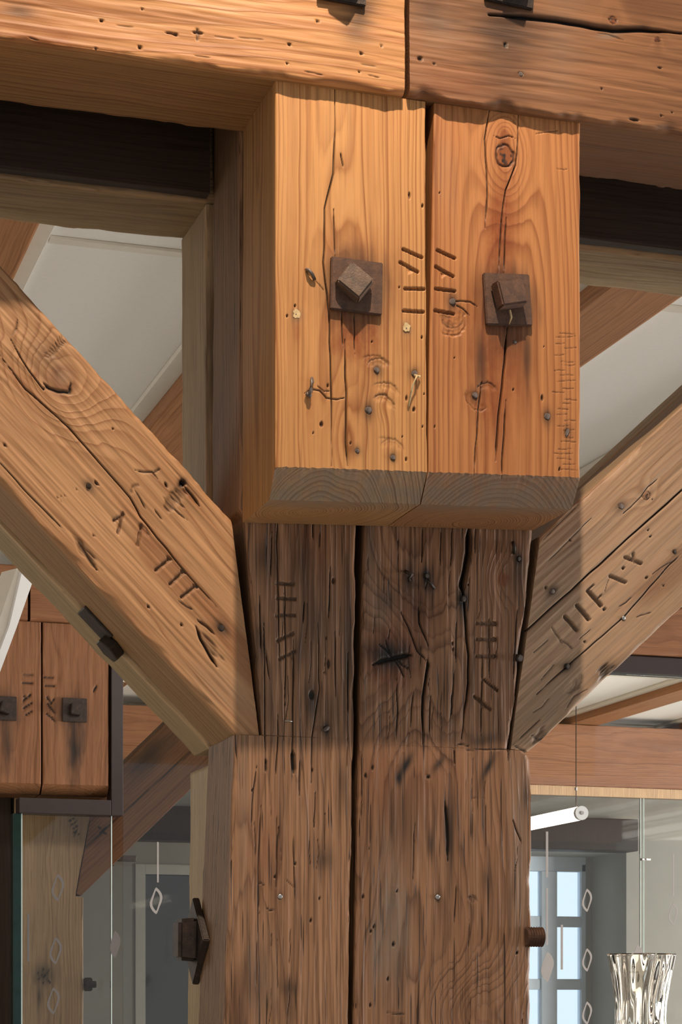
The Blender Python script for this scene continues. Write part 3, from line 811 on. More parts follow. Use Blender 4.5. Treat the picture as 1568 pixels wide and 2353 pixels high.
for c in ([(1045, 1720), (1046, 1760)], [(990, 1600), (988, 1640), (986, 1690)], [(1040, 1590), (1035, 1650)], [(912, 1560), (914, 1640), (910, 1700)], [(950, 1590), (944, 1670)], [(1094, 1210), (1092, 1270)],
          [(1110, 1500), (1108, 1600), (1106, 1690)], [(1124, 1420), (1126, 1560)], [(1048, 1430), (1048, 1520)], [(1045, 1540), (1038, 1640)], [(1015, 1212), (1012, 1300)], [(1040, 1210), (1036, 1300)],
          [(1190, 1400), (1180, 1560)], [(951, 1900), (949, 2020)], [(1050, 2030), (1046, 2120)], [(973, 1210), (970, 1290)], [(1170, 1690), (1168, 1750)], [(1178, 1885), (1200, 1940)]):
    T.crack(c, 2.0, 4, .85)
T.crack([(1024, 1842), (1027, 1880), (1030, 1930), (1031, 1978)], 5, 6, .95)
for i in range(34):
    x = rr.uniform(835, 1210); y = rr.uniform(1220, 2330); ln = rr.uniform(25, 130)
    if y < 1700 and x > 1160: continue
    T.crack([(x, y), (x + rr.uniform(-3, 2), y + ln / 2), (x + rr.uniform(-6, 2), y + ln)], rr.uniform(0.9, 1.5), rr.uniform(1.5, 3), rr.uniform(.3, .65))
for a, b in (((1097, 1432), (1141, 1433)), ((1098, 1469), (1141, 1469)), ((1097, 1508), (1141, 1508))): T.mark(a, b, 9, 3.2, .35)
T.mark((1114, 1562), (1143, 1586), 6, 4, .4); T.mark((1091, 1600), (1128, 1630), 7, 4, .4); T.notchtri([(1103, 1612), (1128, 1630), (1104, 1630)], 4)
for p, r in (((1065, 1376), 9), ((981, 1323), 8), ((1193, 1284), 7)): T.nail(p, r, .8, 'iron')
T.nail((1194, 1512), 11, .6, 'iron'); T.nail((1006, 2061), 7, .2, 'zinc')
T.knot((900, 1512), 60, 0.030, 120, 170, .6, False); T.knot((1156, 1331), 14, 0.012, 40, 60, .7, False); T.knot((1090, 2330), 10, 0.035, 120, 110, .2, False)
T.knot((1030, 1600), 5, 0.012, 60, 160, 0, False)
T.stain((895, 1508), 58, 40, .8, 'dark'); T.stain((895, 1375), 22, 30, .4, 'dark'); T.stain((960, 1410), 50, 60, .55); T.stain((960, 1400), 34, 40, .3, 'dark')
T.stain((940, 1330), 16, 40, .6, 'dark'); T.stain((985, 1340), 14, 36, .5, 'dark'); T.stain((1064, 1385), 14, 60, .6, 'dark'); T.stain((1190, 1310), 16, 60, .5, 'dark'); T.stain((1140, 1290), 26, 30, .4)
for p, rx, rz, a, an in (((934, 1757), 10, 34, .8, -.5), ((916, 1788), 9, 16, .7, 0), ((1008, 1755), 9, 26, .6, -.7), ((1123, 1762), 8, 34, .75, -.45), ((1030, 1900), 13, 70, .6, 0), ((990, 1940), 7, 30, .5, 0),
                      ((920, 1880), 40, 90, .25, 0), ((1035, 2000), 12, 120, .3, 0), ((1120, 2020), 14, 30, .3, 0), ((1208, 1830), 8, 40, .5, 0), ((1060, 1250), 40, 60, .2, 0), ((850, 1240), 14, 60, .25, 0), ((1115, 1700), 40, 12, .3, 0.3)):
    T.stain(p, rx, rz, a, 'dark', an)
T.stain((905, 2120), 40, 150, .75, 'grey'); T.stain((870, 2190), 18, 80, .6, 'grey'); T.stain((850, 1270), 16, 110, .5, 'grey'); T.stain((1195, 1950), 26, 260, .5, 'grey'); T.stain((1210, 1470), 8, 150, .5, 'grey'); T.stain((870, 1400), 30, 40, .4, 'grey')
T.stain((880, 1800), 50, 90, .35); T.stain((1000, 1800), 70, 80, .3)
for p, r, q in (((841, 1783), 4, 8), ((856, 1765), 3, 7), ((913, 2048), 3, 5), ((860, 2130), 4, 6), ((853, 2140), 3, 5), ((835, 2060), 4, 7), ((1188, 2190), 4, 5), ((905, 2170), 4, 7), ((893, 2250), 3, 6), ((1040, 1478), 3, 4), ((1042, 1492), 3, 4), ((1077, 1344), 2, 3), ((852, 2310), 3, 6), ((985, 1786), 6, 6)): T.hole(p, r, q, 3)
T.crack([(1045, 1712), (1060, 1710), (1078, 1714)], 2.5, 3, .6); T.crack([(1060, 1725), (1100, 1722), (1150, 1722), (1172, 1722)], 2.0, 1.6, .45); T.crack([(890, 2326), (910, 2330), (930, 2330)], 2, 1.5, .3)
T.dent((1085, 2075), 14, 10, 150); T.crack([(1080, 1835), (1100, 1832), (1115, 1834)], 1.6, 1.4, .4)
xlR = interpf([(FLOOR, 0.004), (zz2353, 0.003), (U(820, 1900, Y1)[2], U(821, 1900, Y1)[0] - gP1), (nL1[2], U(836, 1200, Y1)[0] - gP1), (1.45, U(836, 1200, Y1)[0] - gP1)])
xrR = interpf([(FLOOR, pR - gP1), (zLedR - 0.012, pR - 0.001 - gP1), (zLedR - 0.004, pR - 0.006 - gP1), (zLedR - 0.0004, pR - 0.012 - gP1), (zLedR + 0.0004, nR0[0] - 0.001 - gP1), (nR1[2], nR1[0] - 0.005 - gP1), (nR1[2] + 0.01, pR - gP1), (1.45, pR - gP1)])
o = T.build(WOOD['postR'], xlR, xrR, 0.15, FLOOR, 1.449, dx=0.001, dz=0.002, zfine=(-0.09, 0.70), r=0.006, wear=1.2, wav=0.0018, ny=8, zextra=[zLedR], seed=29, ripple=0.0011)
tag(o, 'weathered right front timber of the post with a big dark knot and grey patch', 'post', 'post timbers')
T.rod('bent_nail', [(930, 1312, .001), (936, 1318, .005), (944, 1322, .006), (936, 1330, .006), (940, 1336, .003)], 0.0022, M['iron'])
T.rod('bent_nail', [(980, 1334, .004), (985, 1340, .005), (997, 1354, .003)], 0.0022, M['iron'])
T.rod('bent_nail', [(1177, 1246, .003), (1179, 1258, .005), (1182, 1273, .001)], 0.0026, M['iron'])

# rear pair of post timbers, they carry the rear beam
YR = 2.878
zRB = 1.130
rx0 = U(474, 800, YR)[0]
T = Timber('post_timber', (rx0, YR, 0))
xm = gP0 - rx0
T.feats.append(('blob', (0.03, 0.9), 100, 200, .4, 'dark', 0, 1))
o = T.build(WOOD['rear'], interpf([(FLOOR, -0.012), (0.34, 0.012), (0.345, 0.06), (0.65, 0.02), (0.66, 0.0), (1.2, 0.0)]), xm, 0.150, FLOOR, zRB, dx=0.02, dz=0.006, zfine=(-0.1, 1.1), r=0.006, wear=0.9, ny=16, seed=31)
tag(o, 'left rear timber of the post, its pale worn side showing behind the dark slit', 'post', 'post timbers')
T = Timber('post_timber', (gP0 + 0.006, YR, 0))
o = T.build(WOOD['rear'], 0.0, pR - gP0 - 0.02, 0.150, FLOOR, zRB, dx=0.02, dz=0.02, r=0.006, wear=0.9, ny=6, seed=37)
tag(o, 'right rear timber of the post, hidden behind the front right timber', 'post', 'post timbers')

# ------------------------------------------------------------------ braces
def brace(name, tip, along, end_pts, upper_pt, Y, D, mat, side, seed, fine=True, feats=None, ztop=1.122, ripple=0.0012, r=0.006, wear=1.2):
    A, B = U(*tip, Y1), U(*along, Y1)
    d = (B - A); d /= np.linalg.norm(d)
    T = Timber(name, (A[0], Y, A[2]), d)
    T1 = Timber(name, (A[0], Y1, A[2]), d)
    P = [T1.loc(*p) for p in end_pts]
    up = T1.loc(*upper_pt)[0]
    xl, xr = (0.0, up) if up > 0 else (up, 0.0)
    P = sorted(P)
    zb = lambda x, y, P=P: np.interp(x, [p[0] for p in P], [p[1] for p in P])
    # horizontal head cut under the beam
    O = T.M @ Vector((0, 0, 0)); ex = T.M.to_3x3() @ Vector((1, 0, 0)); ez = T.M.to_3x3() @ Vector((0, 0, 1))
    zt = lambda x, y: (ztop - O.z - np.asarray(x) * ex.z) / ez.z
    if feats: feats(T)
    Lm = float(zt((xl + xr) / 2, 0))
    if fine:
        o = T.build(mat, xl, xr, D, zb, zt, dx=0.001, dz=0.002, zfine=(0, Lm - 0.12), r=r, wear=wear, wav=0.0014, ny=9, seed=seed, ripple=ripple)
    else:
        o = T.build(mat, xl, xr, D, zb, zt, dx=0.02, dz=0.008, r=r, wear=wear, wav=0.0014, ny=12, seed=seed)
    return T, o

def fL(T):
    T.crack([(0, 817), (59, 894), (158, 981), (300, 1143), (324, 1188), (411, 1295), (498, 1394)], 2.2, 5)
    T.crack([(24, 779), (67, 854), (100, 895), (112, 885)], 2.2, 4); T.crack([(100, 880), (112, 892), (135, 900), (160, 902), (163, 880)], 5, 4, .9)
    T.crack([(40, 735), (38, 755), (28, 768)], 2.5, 2, .6); T.crack([(0, 1065), (60, 1130), (150, 1220)], 2, 3, .7)
    T.knot((136, 880), 30, 0.05, 90, 110, .35, False); T.stain((140, 868), 24, 22, .4, 'grey'); T.stain((110, 820), 34, 40, .25, 'dark', .7)
    for i in range(9):
        T.crack([(98 + i * 5.5, 818 - i * 6.5), (112 + i * 4, 822 - i * 5), (128 + i * 3, 812 - i * 3)], 2.6, 1.4, .4)
    T.stain((80, 862), 12, 8, .8)
    T.mark((283, 1179), (271, 1224), 6, 3.5, .35); T.mark((261, 1196), (283, 1183), 5, 3, .3); T.notchtri([(258, 1194), (283, 1180), (276, 1200)], 4)
    T.mark((326, 1206), (316, 1252), 6.5, 4, .3); T.dent((322, 1228), 20, -60, 70, 2, .2)
    T.mark((391, 1283), (358, 1310), 6, 4.5, .4); T.mark((423, 1312), (391, 1342), 6, 4.5, .4); T.mark((451, 1346), (417, 1372), 6, 4.5, .4)
    T.mark((386, 1281), (393, 1284), 5, 4, .4); T.mark((418, 1311), (426, 1315), 5, 4, .4); T.mark((446, 1345), (453, 1349), 5, 4, .4)
    T.chip((418, 1112), 13, 9, 9, .7); T.stain((417, 1111), 12, 8, .9, 'dark', .7); T.stain((438, 1140), 10, 26, .6, 'stain', .75); T.crack([(425, 1118), (440, 1136), (458, 1162)], 5, 5, .7)
    T.chip((400, 1150), 40, 16, 2.5, -0.9); T.crack([(380, 1108), (384, 1120)], 4, 4, .8)
    for c in ([(376, 1143), (392, 1160), (410, 1180), (430, 1195)], [(390, 1137), (410, 1155), (425, 1168)], [(310, 1080), (330, 1085), (350, 1085), (362, 1100)], [(352, 1087), (368, 1077)], [(310, 1125), (322, 1145), (335, 1170)], [(355, 1172), (372, 1195)]):
        T.crack(c, 2.6, 2.5, .6)
    T.dent((316, 1130), 14, 20, 170, 2, .25)
    T.nail((204, 1116), 7, .5, 'iron'); T.nail((508, 1443), 9, .6, 'iron'); T.hole((222, 1110), 4, 9); T.hole((215, 1231), 3, 3); T.hole((11, 1023), 4, 5); T.hole((260, 985), 3, 2); T.hole((177, 1125), 2, 2)
    for p in ((131, 1143), (139, 1152), (148, 1139), (142, 1141)): T.hole(p, 1.8, 1.8)
    T.crack([(451, 1440), (462, 1470), (480, 1500), (498, 1532)], 6, 6, .8); T.crack([(455, 1425), (475, 1440), (492, 1458)], 4, 4, .6); T.chip((480, 1480), 14, 46, 2.5, .62)
    T.crack([(180, 1245), (200, 1275), (222, 1310)], 7, 4, .6); T.chip((202, 1275), 12, 42, 3, .7); T.hole((417, 1436), 5, 4); T.hole((341, 1394), 4, 4); T.crack([(410, 1380), (430, 1395), (445, 1402)], 2.5, 2, .6)
    T.stain((300, 1170), 22, 90, .35, 'stain', .72); T.stain((60, 890), 18, 90, .4, 'stain', .72); T.stain((540, 1600), 30, 60, .3, 'grey', .7)
    T.stain((480, 1560), 40, 60, .2, 'grey', .7)
brL, o = brace('brace', (545, 1690), (0, 1106), [(545, 1690), (597, 1688), (530, 1165)], (0, 602), Y1 + 0.004, 0.128, WOOD['braceL'], 'L', 41, True, fL)
tag(o, 'light pine front brace on the left with carved letter A and strokes and a knot', 'brace', 'front braces')
_, o = brace('brace', (545, 1690), (0, 1106), [(545, 1690), (597, 1688), (530, 1165)], (0, 602), Y1 + 0.150, 0.10, WOOD['rear'], 'L', 43, False)
tag(o, 'rear brace on the left, seen as a strip below the front brace across the groove', 'brace', 'rear braces')

def fR(T):
    T.crack([(1206, 1453), (1300, 1368), (1420, 1259), (1568, 1126)], 3, 6, .95, False)
    T.crack([(1235, 1595), (1300, 1535), (1436, 1417), (1543, 1295), (1568, 1271)], 2.4, 4, .8)
    T.crack([(1425, 1185), (1450, 1165), (1475, 1140), (1490, 1118), (1520, 1095)], 1.8, 3, .6)
    T.mark((1298, 1417), (1326, 1447), 10, 6, .4); T.mark((1326, 1391), (1354, 1423), 10, 6, .4); T.mark((1352, 1359), (1382, 1391), 10, 6, .4)
    T.mark((1402, 1324), (1438, 1338), 8, 4, .3); T.mark((1436, 1281), (1474, 1295), 8, 4, .3); T.mark((1455, 1272), (1459, 1292), 6, 4, .3); T.mark((1352, 1355), (1364, 1345), 4, 3, .4); T.mark((1370, 1380), (1382, 1368), 4, 3, .3)
    T.crack([(1266, 1440), (1280, 1460), (1292, 1478)], 3, 2, .35); T.crack([(1290, 1470), (1305, 1480), (1315, 1490)], 3, 2, .35); T.crack([(1400, 1330), (1395, 1345), (1390, 1365)], 2, 2, .3)
    T.nail((1428, 1163), 9, .4, 'nail'); T.nail((1270, 1359), 8, .7, 'nail'); T.nail((1304, 1531), 8, .6, 'iron'); T.nail((1434, 1420), 6, .2, 'zinc'); T.nail((1551, 1267), 6, .3, 'iron')
    T.knot((1486, 1138), 10, .012, 30, 34, .5, True); T.hole((1500, 1148), 2, 2); T.hole((1311, 1241), 4, 3); T.hole((1490, 1218), 3, 3); T.hole((1495, 1233), 3, 3); T.hole((1487, 1327), 4, 5); T.hole((1346, 1475), 5, 3); T.hole((1526, 1345), 4, 2)
    T.hole((1390, 1400), 5, 5); T.hole((1433, 1306), 5, 5); T.hole((1255, 1350), 5, 4)
    T.dent((1315, 1560), 26, -60, 80, 1.5, .3); T.dent((1300, 1565), 30, -50, 70, 1.5, .3)
    T.crack([(1300, 1630), (1320, 1600), (1350, 1585)], 2, 2, .4); T.crack([(1190, 1700), (1215, 1678), (1240, 1655)], 2.5, 2, .6); T.crack([(1180, 1712), (1195, 1722), (1210, 1726)], 3, 2, .6); T.crack([(1222, 1690), (1238, 1700), (1255, 1695)], 5, 3, .6)
    T.chip((1390, 1545), 16, 30, 4, -.8); T.stain((1395, 1540), 16, 34, .5, 'dark', -.8); T.crack([(1222, 1640), (1245, 1625), (1265, 1600)], 1.6, 2, .4); T.chip((1240, 1690), 12, 26, 3, -.8)
    for c in ([(1420, 1395), (1440, 1385), (1455, 1370)], [(1500, 1320), (1520, 1305), (1545, 1290)], [(1330, 1470), (1360, 1445)], [(1245, 1560), (1275, 1525)], [(1460, 1420), (1500, 1405)], [(1225, 1500), (1260, 1470)], [(1250, 1240), (1330, 1160)], [(1260, 1290), (1360, 1190)]):
        T.crack(c, 1.7, 2, .5)
    T.stain((1280, 1600), 50, 130, .35, 'grey', -.78); T.stain((1340, 1250), 40, 120, .35, 'grey', -.78); T.stain((1290, 1380), 40, 70, .3, 'grey', -.78); T.stain((1500, 1340), 30, 90, .25, 'stain', -.78)
brR, o = brace('brace', (1220, 1726), (1568, 1396), [(1220, 1726), (1176, 1721), (1249, 1207)], (1568, 935), Y1 + 0.004, 0.128, WOOD['braceR'], 'R', 47, True, fR, ripple=0.0009)
tag(o, 'greyish front brace on the right with wide chiselled strokes and a long split', 'brace', 'front braces')
_, o = brace('brace', (1220, 1726), (1568, 1396), [(1220, 1726), (1176, 1721), (1249, 1207)], (1568, 935), Y1 + 0.140, 0.10, WOOD['rear'], 'R', 49, False)
tag(o, 'rear brace on the right, its shaded upper side showing above the front brace', 'brace', 'rear braces')

# iron bolt caught in the groove under the left brace
g = brL.M
ib = empty('groove_bolt'); ib.matrix_world = g @ Matrix.Translation((0.0, 0.128, 0.42))
zc = (brL.Mi @ Vector(U(263, 1480, Y1 + 0.135)))
ib.matrix_world = g @ Matrix.Translation((0.0, 0.137, zc.z))
link('bolt_shank', bm_mesh('bolt_shank', tube_bm([(0.05, 0, 0), (-0.012, 0, 0)], 0.009, 12), True), M['iron'], ib)
bmn = bmesh.new()
bmesh.ops.create_cone(bmn, segments=6, radius1=0.021, radius2=0.021, depth=0.016, cap_ends=True, matrix=Matrix.Translation((-0.008, 0, 0)) @ Matrix.Rotation(math.pi / 2, 4, 'Y'))
bmesh.ops.bevel(bmn, geom=bmn.edges[:], offset=0.0015, segments=1, affect='EDGES')
link('hex_nut', bm_mesh('hex_nut', bmn), M['iron'], ib)
bmn = box_bm(-0.004, 0.006, -0.030, 0.020, 0.01, 0.065, 0.002)  # dark plate standing in for the shade of the mortise opening
link('recess_shade_plate', bm_mesh('recess_shade_plate', bmn), M['iron'], ib)
tag(ib, 'dark iron bolt in the groove under the left brace, with a dark plate for the shaded recess', 'bolt')

# ------------------------------------------------------------------ top beams
YT = Y0 - 0.014
zBL, zBT = 1.168, 1.450
jX = U(936, 120, YT)[0]
def beam(name, x0, x1, mat, seed, feats, zlo=zBL, zhi=zBT, Y=YT, D=0.183, fine=None, r=0.006, wear=1.0, dxf=None, ripple=0.0007, ny=12, coarse=False):
    T = Timber(name, (x0, Y, zhi), (1, 0, 0))
    if feats: feats(T)
    H = zhi - zlo
    if coarse:
        o = T.build(mat, 0.0, H, D, 0.0, x1 - x0, dx=0.012, dz=0.012, zfine=fine, r=r, wear=wear, wav=0.002, ny=ny, seed=seed)
    else:
        o = T.build(mat, 0.0, H, D, 0.0, x1 - x0, dx=0.001, dz=0.002, xfine=(H - 0.15, H), zfine=fine, r=r, wear=wear, wav=0.0016, ny=ny, seed=seed, ripple=ripple)
    return T, o
def fBL(T):
    for p, r, q in (((234, 46), 4, 5), ((665, 103), 4, 4), ((455, 75), 4, 12), ((405, 78), 4, 4), ((829, 124), 4, 4), ((660, 147), 3, 3), ((327, 20), 3, 3), ((220, 110), 3, 3), ((826, 166), 4, 2), ((875, 107), 6, 2), ((730, 50), 6, 3), ((322, 108), 5, 5)): T.hole(p, r, q, 3)
    T.crack([(380, 73), (395, 75), (408, 82)], 3, 3, .6); T.crack([(453, 65), (456, 78), (453, 92)], 4, 3, .7)
    for i in range(8):
        x = rr.uniform(20, 900); y = 8 + x * 0.13 + rr.uniform(0, 70)
        T.crack([(x, y), (x + rr.uniform(20, 70), y + rr.uniform(4, 9))], 1.6, 1.5, .5)
    T.stain((830, 30), 30, 70, .55, 'dark', 1.2); T.stain((120, 90), 18, 60, .6, 'stain', 0.12); T.stain((45, 25), 14, 30, .4, 'dark')
    T.stain((60, 60), 70, 140, .35); T.stain((470, 110), 40, 140, .35)
_, o = beam('top_beam', -1.5, jX - 0.0035, WOOD['beamL'], 53, fBL, fine=(jX + 1.5 - 0.95, jX + 1.5))
tag(o, 'golden pine top beam on the left, ending at the vertical joint above the blocks', 'beam', 'front top beams')
def fBR(T):
    T.crack([(1125, 33), (1200, 38), (1280, 46), (1360, 60), (1410, 68), (1480, 66), (1568, 76)], 9, 9, 1.0)
    for p, r, q in (((966, 135), 7, 6), ((1163, 103), 8, 5), ((998, 146), 3, 3), ((1382, 205), 3, 3), ((1518, 155), 3, 6), ((1458, 275), 4, 14), ((1521, 266), 3, 3), ((1545, 258), 2, 3), ((1197, 170), 4, 4)): T.hole(p, r, q, 3)
    T.nail((1197, 170), 6, .2, 'nail'); T.knot((1409, 45), 8, .01, 30, 24, .8, True); T.knot((1512, 90), 6, .01, 24, 20, .7, True)
    T.stain((1160, 60), 60, 90, .5, 'dark'); T.stain((1160, 160), 70, 60, .3, 'dark'); T.stain((1290, 90), 60, 120, .25, 'grey', 1.5); T.stain((1010, 60), 40, 50, .3, 'grey'); T.stain((990, 20), 40, 40, .3, 'dark')
    T.stain((1050, 190), 40, 120, .4, 'stain', .15); T.crack([(1375, 75), (1400, 80), (1435, 92)], 3, 1.5, .1); T.stain((1400, 82), 8, 30, .8, 'grey', .3)
_, o = beam('top_beam', jX + 0.0035, 4.4, WOOD['beamR'], 59, fBR, fine=(0, 0.62), r=0.010)
tag(o, 'red-brown top beam on the right with a long open crack, right of the joint', 'beam', 'front top beams')
_, o = beam('rear_beam', -1.5, 4.4, WOOD['rear'], 61, None, zRB, 1.45, YR - 0.003, 0.155, fine=(1.5, 3.3), coarse=True, r=0.008)
tag(o, 'rear top beam in deep shade behind the front beams, its underside pale', 'beam')

for xa_, xb_, lb in ((-1.5, pTop - 0.008, 'dark board added for the shade before the rear beam, left of the blocks'), (pR + 0.008, 4.4, 'dark board added for the shade before the rear beam, right of the blocks')):
    T = Timber('shade_board', (xa_, YR - 0.032, 1.448), (1, 0, 0))  # added board whose near-black colour supplies the deep shade between the beams
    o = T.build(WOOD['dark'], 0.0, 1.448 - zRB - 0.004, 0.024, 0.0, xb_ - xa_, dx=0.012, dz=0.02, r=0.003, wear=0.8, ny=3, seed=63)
    tag(o, lb, 'board', 'added shade boards')

# ------------------------------------------------------------------ bolts with square plates
def sq_bm(w, h, t, bev, ang=0.0, taper=1.0, dome=0.0):
    bm = bmesh.new()
    bmesh.ops.create_cube(bm, size=1)
    for v in bm.verts:
        f = taper if v.co.y < 0 else 1.0
        v.co = Vector((v.co.x * w * f, v.co.y * t - t / 2, v.co.z * h * f))
    bmesh.ops.bevel(bm, geom=bm.edges[:] + bm.verts[:], offset=bev, segments=2, affect='EDGES')
    bmesh.ops.rotate(bm, verts=bm.verts, cent=(0, 0, 0), matrix=Matrix.Rotation(ang, 3, 'Y'))
    return bm
def bolt(name, px, py, Y, pw, ph, pang, nw, nh, nang, nt, label, mats=('rust', 'rust2'), tilt=(0, 0), pt=0.007, noff=(0, 0), group=None, pxm=PX):
    e = empty(name, U(px, py, Y))
    link('washer_plate', bm_mesh('washer_plate', sq_bm(pw * pxm, ph * pxm, pt, 0.0012, pang)), M[mats[0]], e)
    n = link('square_nut', bm_mesh('square_nut', sq_bm(nw * pxm, nh * pxm, nt, 0.0022, nang, 0.93)), M[mats[1]], e)
    n.location = (noff[0] * pxm, -pt + 0.0005, noff[1] * pxm); n.rotation_euler = (tilt[0], 0, tilt[1])
    tag(e, label, 'bolt', group)
    return e
e = bolt('plate_bolt', 817, 660, Y0, 122, 118, 0.02, 68, 62, math.radians(38), 0.017, 'rusty square nut turned cornerwise on a square plate on the left front block', tilt=(-0.05, -0.14), noff=(-8, 1), group='plate bolts on the front blocks')
e2 = bolt('plate_bolt', 1164, 691, Y0, 114, 118, math.radians(-4), 72, 62, math.radians(-14), 0.019, 'rusty square nut with straw caught behind it on the right front block', mats=('rust', 'rust'), tilt=(-0.05, 0.08), noff=(-4, 6), group='plate bolts on the front blocks')
link('straw_wisp', bm_mesh('straw_wisp', tube_bm([(-0.020, -0.009, 0.010), (-0.016, -0.013, 0.002), (-0.012, -0.012, -0.004), (-0.008, -0.010, -0.014)], [0.0022, 0.0030, 0.0026, 0.001], 6), True), M['straw'], e2)
link('straw_wisp', bm_mesh('straw_wisp', tube_bm([(0.000, -0.012, -0.016), (0.002, -0.013, -0.026), (0.000, -0.010, -0.034)], [0.0014, 0.0012, 0.0006], 6), True), M['straw'], e2)
# plates at the upper edge of the photograph, on the top beams
bolt('plate_bolt', 785, -48, YT, 112, 112, 0.03, 56, 52, 0.5, 0.025, 'dark plate bolt on the left top beam, only its lower rim in view', ('iron', 'iron'), group='plate bolts on the top beams')
bolt('plate_bolt', 1170, -44, YT, 118, 118, 0.06, 56, 52, 0.2, 0.025, 'dark plate bolt on the right top beam above the long crack', ('iron', 'iron'), group='plate bolts on the top beams')
# side bolt on the left cheek of the post
sx = U(528, 2160, Y1)[0]
c = UX(463, 2163, sx) + np.array([-0.003, 0, 0])
e = empty('side_bolt', c)
bm = sq_bm(0.088, 0.088, 0.010, 0.0015, math.pi / 4)
bmesh.ops.rotate(bm, verts=bm.verts, cent=(0, 0, 0), matrix=Matrix.Rotation(-math.pi / 2, 3, 'Z'))
link('washer_plate', bm_mesh('washer_plate', bm), M['iron'], e)
bm = sq_bm(0.046, 0.062, 0.027, 0.005, 0.03, 0.93)
bmesh.ops.rotate(bm, verts=bm.verts, cent=(0, 0, 0), matrix=Matrix.Rotation(-math.pi / 2, 3, 'Z'))
n = link('square_nut', bm_mesh('square_nut', bm), M['iron'], e); n.location = (-0.009, -0.006, 0.002)
tag(e, 'heavy dark square nut on a diamond-set plate on the left side of the post', 'bolt')
# threaded end on the right side
c = UX(1226, 2153, pR)
e = empty('threaded_bolt_end', c)
bm = bmesh.new(); pts = []; rad = []
for i in range(22):
    pts.append((-0.012 + i * 0.0013, 0, 0)); rad.append(0.0142 if i % 3 == 1 else 0.0116)
rad[-1] = 0.009
link('bolt_thread', bm_mesh('bolt_thread', tube_bm(pts, rad, 20), False), M['rust'], e)
tag(e, 'dark threaded bolt end sticking out of the right side of the post', 'bolt')

# ------------------------------------------------------------------ the next frame behind (left)
YB1 = YB + 0.165
PB = 0.00131
bgX0 = U(96, 1600, YB)[0]
zb0, zb1 = U(170, 1803, YB)[2], U(170, 1434, YB)[2]
w0 = U(250, 1600, YB)[0] - bgX0
def bgblock(x0, wdt, label, marks, seed, stains):
    T = Timber('hanging_block', (x0, YB, 0))
    for a, b in marks: T.mark(a, b, 9, 4, .75)
    for p, rx, rz, am in stains: T.stain(p, rx / 0.435, rz / 0.435, am, 'dark')
    o = T.build(WOOD['far'], 0.0, wdt, 0.161, chamfer(zb0, zb0, 0, wdt, 0.03), zb1, dx=0.0035, dz=0.005, r=0.004, wav=0.0015, ny=6, yextra=[CH, CH + .001], seed=seed)
    tag(o, label, 'timber block', 'hanging blocks of the next frame')
bgblock(bgX0 + 0.003, w0 - 0.003, 'red-brown hanging block of the frame behind, with a dark streak below its bolt',
        [((101, 1558), (123, 1559)), ((104, 1577), (126, 1578)), ((108, 1603), (118, 1615)), ((125, 1606), (118, 1617)), ((109, 1617), (126, 1638)), ((107, 1640), (126, 1656)), ((215, 1590), (222, 1575))], 71,
        [((170, 1720), 14, 70, .75), ((168, 1640), 26, 30, .6), ((190, 1690), 8, 40, .4)])
bgblock(bgX0 - 0.213, 0.211, 'hanging block of the frame behind, cut by the left edge of the view',
        [((54, 1552), (75, 1553)), ((53, 1570), (74, 1570)), ((54, 1610), (72, 1595)), ((54, 1600), (62, 1605)), ((54, 1627), (72, 1616)), ((58, 1644), (74, 1634))], 73, [((15, 1700), 14, 60, .5), ((15, 1630), 26, 30, .5)])
bolt('plate_bolt', 171, 1632, YB, 57, 55, 0.0, 25, 27, 0.1, 0.028, 'dark plate bolt on the right block of the frame behind', ('iron', 'iron'), group='plate bolts of the next frame', pxm=PB)
bolt('plate_bolt', 10, 1628, YB, 55, 55, 0.0, 25, 27, 0.3, 0.028, 'dark plate bolt on the block cut by the left edge of the view', ('iron', 'iron'), group='plate bolts of the next frame', pxm=PB)
# beams of that frame
jB = U(67, 1400, YB - 0.02)[0]
_, o = beam('top_beam', -1.5, jB - 0.004, WOOD['far'], 75, None, zb1, zb1 + 0.165, YB - 0.02, 0.18, coarse=True, r=0.006)
tag(o, 'brown beam of the frame behind at the far left, left of the joint', 'beam', 'beams of the next frame')
_, o = beam('top_beam', jB + 0.004, 6.5, WOOD['far'], 77, None, zb1, zb1 + 0.165, YB - 0.02, 0.18, coarse=True, r=0.006)
tag(o, 'long brown beam of the frame behind, running right above the dark steel rail', 'beam', 'beams of the next frame')
# post of that frame
x1p = U(192, 2150, YB1)[0]
T = Timber('post_timber', (x1p - 0.215, YB1, 0))
T.stain((100, 2240), 60, 60, .5, 'dark'); T.stain((90, 2290), 14, 60, .5, 'dark')
for k_ in range(7):
    a = k_ * 0.9; T.crack([(103, 2243), (103 + 24 * math.cos(a), 2243 + 24 * math.sin(a))], 5, 4, .8)
for a, b in (((158, 1888), (170, 1880)), ((162, 1897), (177, 1887)), ((166, 1906), (180, 1896)), ((170, 1912), (181, 1916)), ((176, 1908), (172, 1920))): T.mark(a, b, 7, 4, .7)
zn = U(190, 2060, YB1)[2]
o = T.build(WOOD['rear'], 0.0, interpf([(FLOOR, 0.215), (zn - .001, 0.215), (zn + .001, 0.19), (U(207, 1880, YB1)[2], 0.235), (1.2, 0.235)]), 0.15, FLOOR, zb1 - 0.02, dx=0.004, dz=0.006, zfine=(-0.1, 0.7), r=0.006, ny=6, seed=79, zextra=[zn])
tag(o, 'grey-brown post of the frame behind, seen through the glass pane', 'post', 'posts of the next frame')
T = Timber('post_timber', (x1p - 0.44, YB1, 0))
o = T.build(WOOD['dark'], 0.0, 0.215, 0.15, FLOOR, zb1 - 0.02, dx=0.03, dz=0.03, r=0.006, ny=6, seed=81)
tag(o, 'dark post timber of the frame behind at the lower left edge', 'post', 'posts of the next frame')
